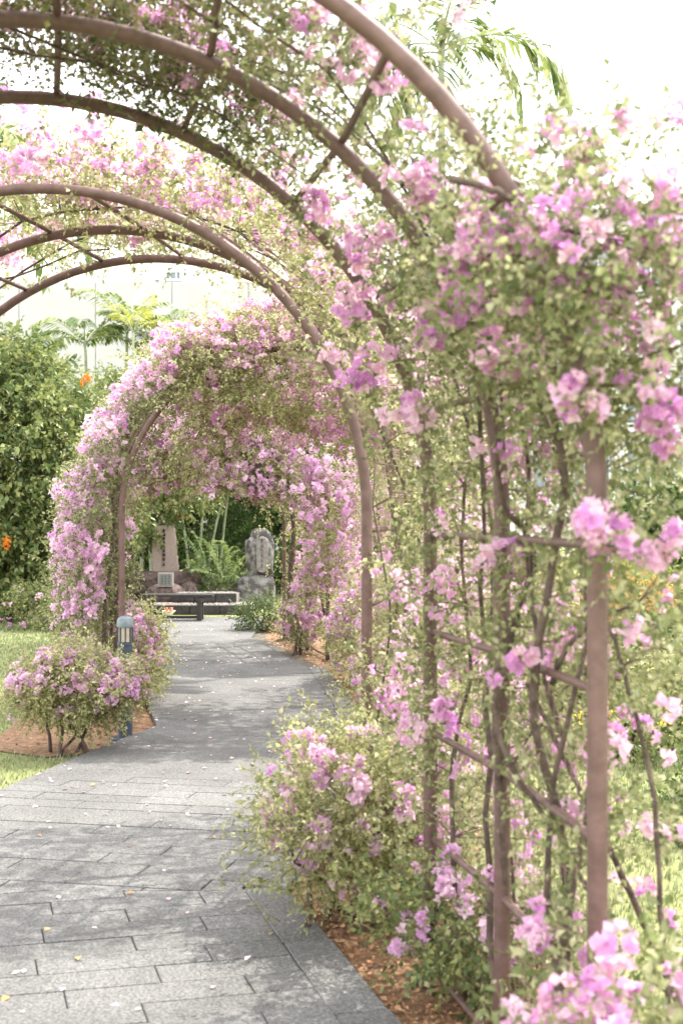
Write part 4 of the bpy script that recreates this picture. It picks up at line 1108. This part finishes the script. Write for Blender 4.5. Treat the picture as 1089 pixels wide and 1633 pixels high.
# fourth pergola
vine(4, 'far bougainvillea curtain with a dark trunk beside the pink post', [
    (.3, 1.7, 15.2, 18.3, .0, .4, 700, 200), (1.6, 3.2, 15.1, 18.2, -.3, .35, 1000, 260), (1.9, 4.4, 15.2, 17.9, -.8, -.05, 900, 420), (2.5, 4.4, 15.1, 16.5, -1.0, -.4, 600, 300)],
    [(0, 3.0, 17.6, 17.2, .045), (0, 2.6, 16.0, 16.3, .02), (0, 2.8, 17.0, 16.0, .018)],
    407, leaf='leaf_pale', flower='flower_pale', twigs=110, lscale=1.15, fscale=1.0, per_f=5, droop=.6, hang=[(-1.05, -.5, 14.8, 15.3, 1.8, 2.5, 500, 340), (-.42, .2, 14.7, 15.4, .7, 2.2, 600, 420)])
vine(4, 'far bougainvillea hanging in garlands above the memorial stones', [
    (3.0, 4.8, 15.1, 18.2, -.75, .35, 1700, 620), (2.6, 4.7, 15.2, 17.5, -1.02, -.5, 900, 420), (1.8, 5.1, 14.9, 15.25, -.75, .1, 700, 560), (2.5, 4.5, 14.9, 15.3, -1.05, -.5, 400, 330), (4.4, 5.6, 15.1, 18.2, -.4, .35, 800, 220), (5.4, 6.9, 15.4, 18.2, .05, .4, 500, 130)],
    [(6.97, 3.6, 15.8, 16.4, .02), (6.97, 4.0, 17.2, 17.0, .02)],
    408, leaf='leaf_pale', flower='flower_pale', twigs=110, lscale=1.15, fscale=1.0, per_f=5, droop=.8, hang=[(-2.3, -.95, 14.8, 15.4, 1.86, 2.6, 900, 640), (-2.6, -2.32, 15.0, 15.6, 1.5, 2.3, 200, 110)])

# ------------------------------------------------------------------ bougainvillea bushes beside the path
bg_ = 'bougainvillea bushes beside the path'
bush('bougainvillea_bush', 'rounded pale green bougainvillea bush jutting over the corner of the paving', 'bush', (.09, 5.55), (.35, .34, .78), 2000, 210, 501, 'leaf_pale', 'flower_pale', bg_, z0=.14, top_bias=.15, lscale=.85, fscale=.8)
bush('bougainvillea_bush', 'dark green low bush with few blossoms at the foot of the thin post', 'bush', (.44, 4.6), (.28, .26, .46), 480, 40, 502, 'leaf_tree', 'flower_pale', bg_, z0=.12, fscale=.75)
bush('bougainvillea_bush', 'vivid pink bougainvillea bush closest to the camera at the thick post base', 'bush', (.62, 2.78), (.27, .24, .68), 620, 110, 503, 'leaf', 'flower', bg_, z0=.2, fscale=.85, top_bias=.25)
bush('bougainvillea_bush', 'spreading pink and cream bougainvillea bush in front of the bollard light', 'bush', (X(122, 9.5), 9.5), (.40, .3, .65), 1600, 330, 504, 'leaf_pale', 'flower_pale', bg_, z0=.25, top_bias=.2, fscale=.8, lscale=.95)
bush('bougainvillea_bush', 'pink bougainvillea bush trailing behind the bollard light along the path', 'bush', (X(222, 11.9), 11.9), (.14, .5, .78), 1000, 260, 505, 'leaf_pale', 'flower_pale', bg_, z0=.12, fscale=.8)
bush('bougainvillea_bush', 'small rounded pink bush at the far bend of the path', 'bush', (X(482, 16.2), 16.2), (.2, .4, .8), 420, 170, 506, 'leaf', 'flower_pale', bg_, z0=.1, fscale=.9)
bush('bougainvillea_bush', 'tumbling pink bush where the shaded path narrows', 'bush', (X(578, 13.4), 13.4), (.32, .5, .9), 900, 330, 507, 'leaf_pale', 'flower_pale', bg_, z0=.1, fscale=.85)
bush('bougainvillea_bush', 'large pink flowering bush below the plain middle post', 'bush', (X(648, 9.6), 9.6), (.34, .6, 1.1), 1200, 300, 508, 'leaf_pale', 'flower_pale', bg_, z0=.1, fscale=.85)

# ------------------------------------------------------------------ fallen petals and leaves on the paving
gf = np.random.default_rng(31)
PET = [npmesh('fallen_petal', (BRV * [.8, 1, .8]) * .03, LEAFF, [M['petal']], None, np.full(5, q)) for q in (.0, .3, .6)]
DEAD = [npmesh('fallen_leaf', (LEAFV * [.6, 1, 1.2]) * .045, LEAFF, [M['deadleaf']], None, np.full(5, q)) for q in (.0, .4, .7)]
spots = [(103, 1573, 'p'), (190, 1602, 'p'), (215, 1608, 'p'), (215, 1422, 'l'), (127, 1525, 'l'), (37, 1550, 'p'), (20, 1552, 'p'), (15, 1587, 'l'), (34, 1611, 'p'), (270, 1434, 'p'), (345, 1335, 'l'),
         (208, 1350, 'l'), (237, 1281, 'p'), (145, 1252, 'l'), (147, 1478, 'p'), (298, 1456, 'p'), (470, 1415, 'p'), (330, 1245, 'p'), (95, 1432, 'p'), (390, 1530, 'p'), (78, 1478, 'l'), (430, 1490, 'l'),
         (340, 1575, 'p'), (260, 1385, 'p'), (175, 1318, 'p'), (300, 1300, 'p'), (60, 1330, 'l'), (380, 1225, 'p')]
for (x, y, kd) in spots:
    gx, gy = gpx(x, y + 1); z = .044
    if kd == 'p': o = link('fallen_petal', PET[gf.integers(0, 3)]); tag(o, 'pale pink petal fallen on the grey pavers', 'petal', 'petals fallen on the near pavers')
    else: o = link('fallen_leaf', DEAD[gf.integers(0, 3)]); tag(o, 'dry yellow brown leaf fallen on the grey pavers', 'leaf', 'leaves fallen on the near pavers')
    o.location = (gx * (EYE - z) / EYE, gy * (EYE - z) / EYE, z); o.rotation_euler = (gf.uniform(-.25, .25), gf.uniform(-.25, .25), gf.uniform(0, 6.28)); s = gf.uniform(.7, 1.15); o.scale = (s, s, s)
n = 600; Yp = gf.uniform(7.0, 21, n); Xp = gf.uniform(-2.6, .2, n); ok = inside(PATH, Xp, Yp); Xp, Yp = Xp[ok], Yp[ok]; n = len(Xp)
D = unit(np.stack([gf.normal(0, 1, n), gf.normal(0, 1, n), gf.normal(0, .15, n)], -1)); B = basis(D, np.array([0, 0, 1.0]) + gf.normal(0, .2, (n, 3))); S = gf.uniform(.018, .036, n)
V = np.einsum('nij,vj->nvi', B * S[:, None, None], BRV) + np.stack([Xp, Yp, np.full(n, .046)], -1)[:, None]
o = link('petal_litter', npmesh('petal_litter', V.reshape(-1, 3), (LEAFF[None] + (np.arange(n) * 5)[:, None, None]).reshape(-1, 3), [M['petal']], None, np.repeat(gf.random(n), 5))); o['kind'] = 'stuff'
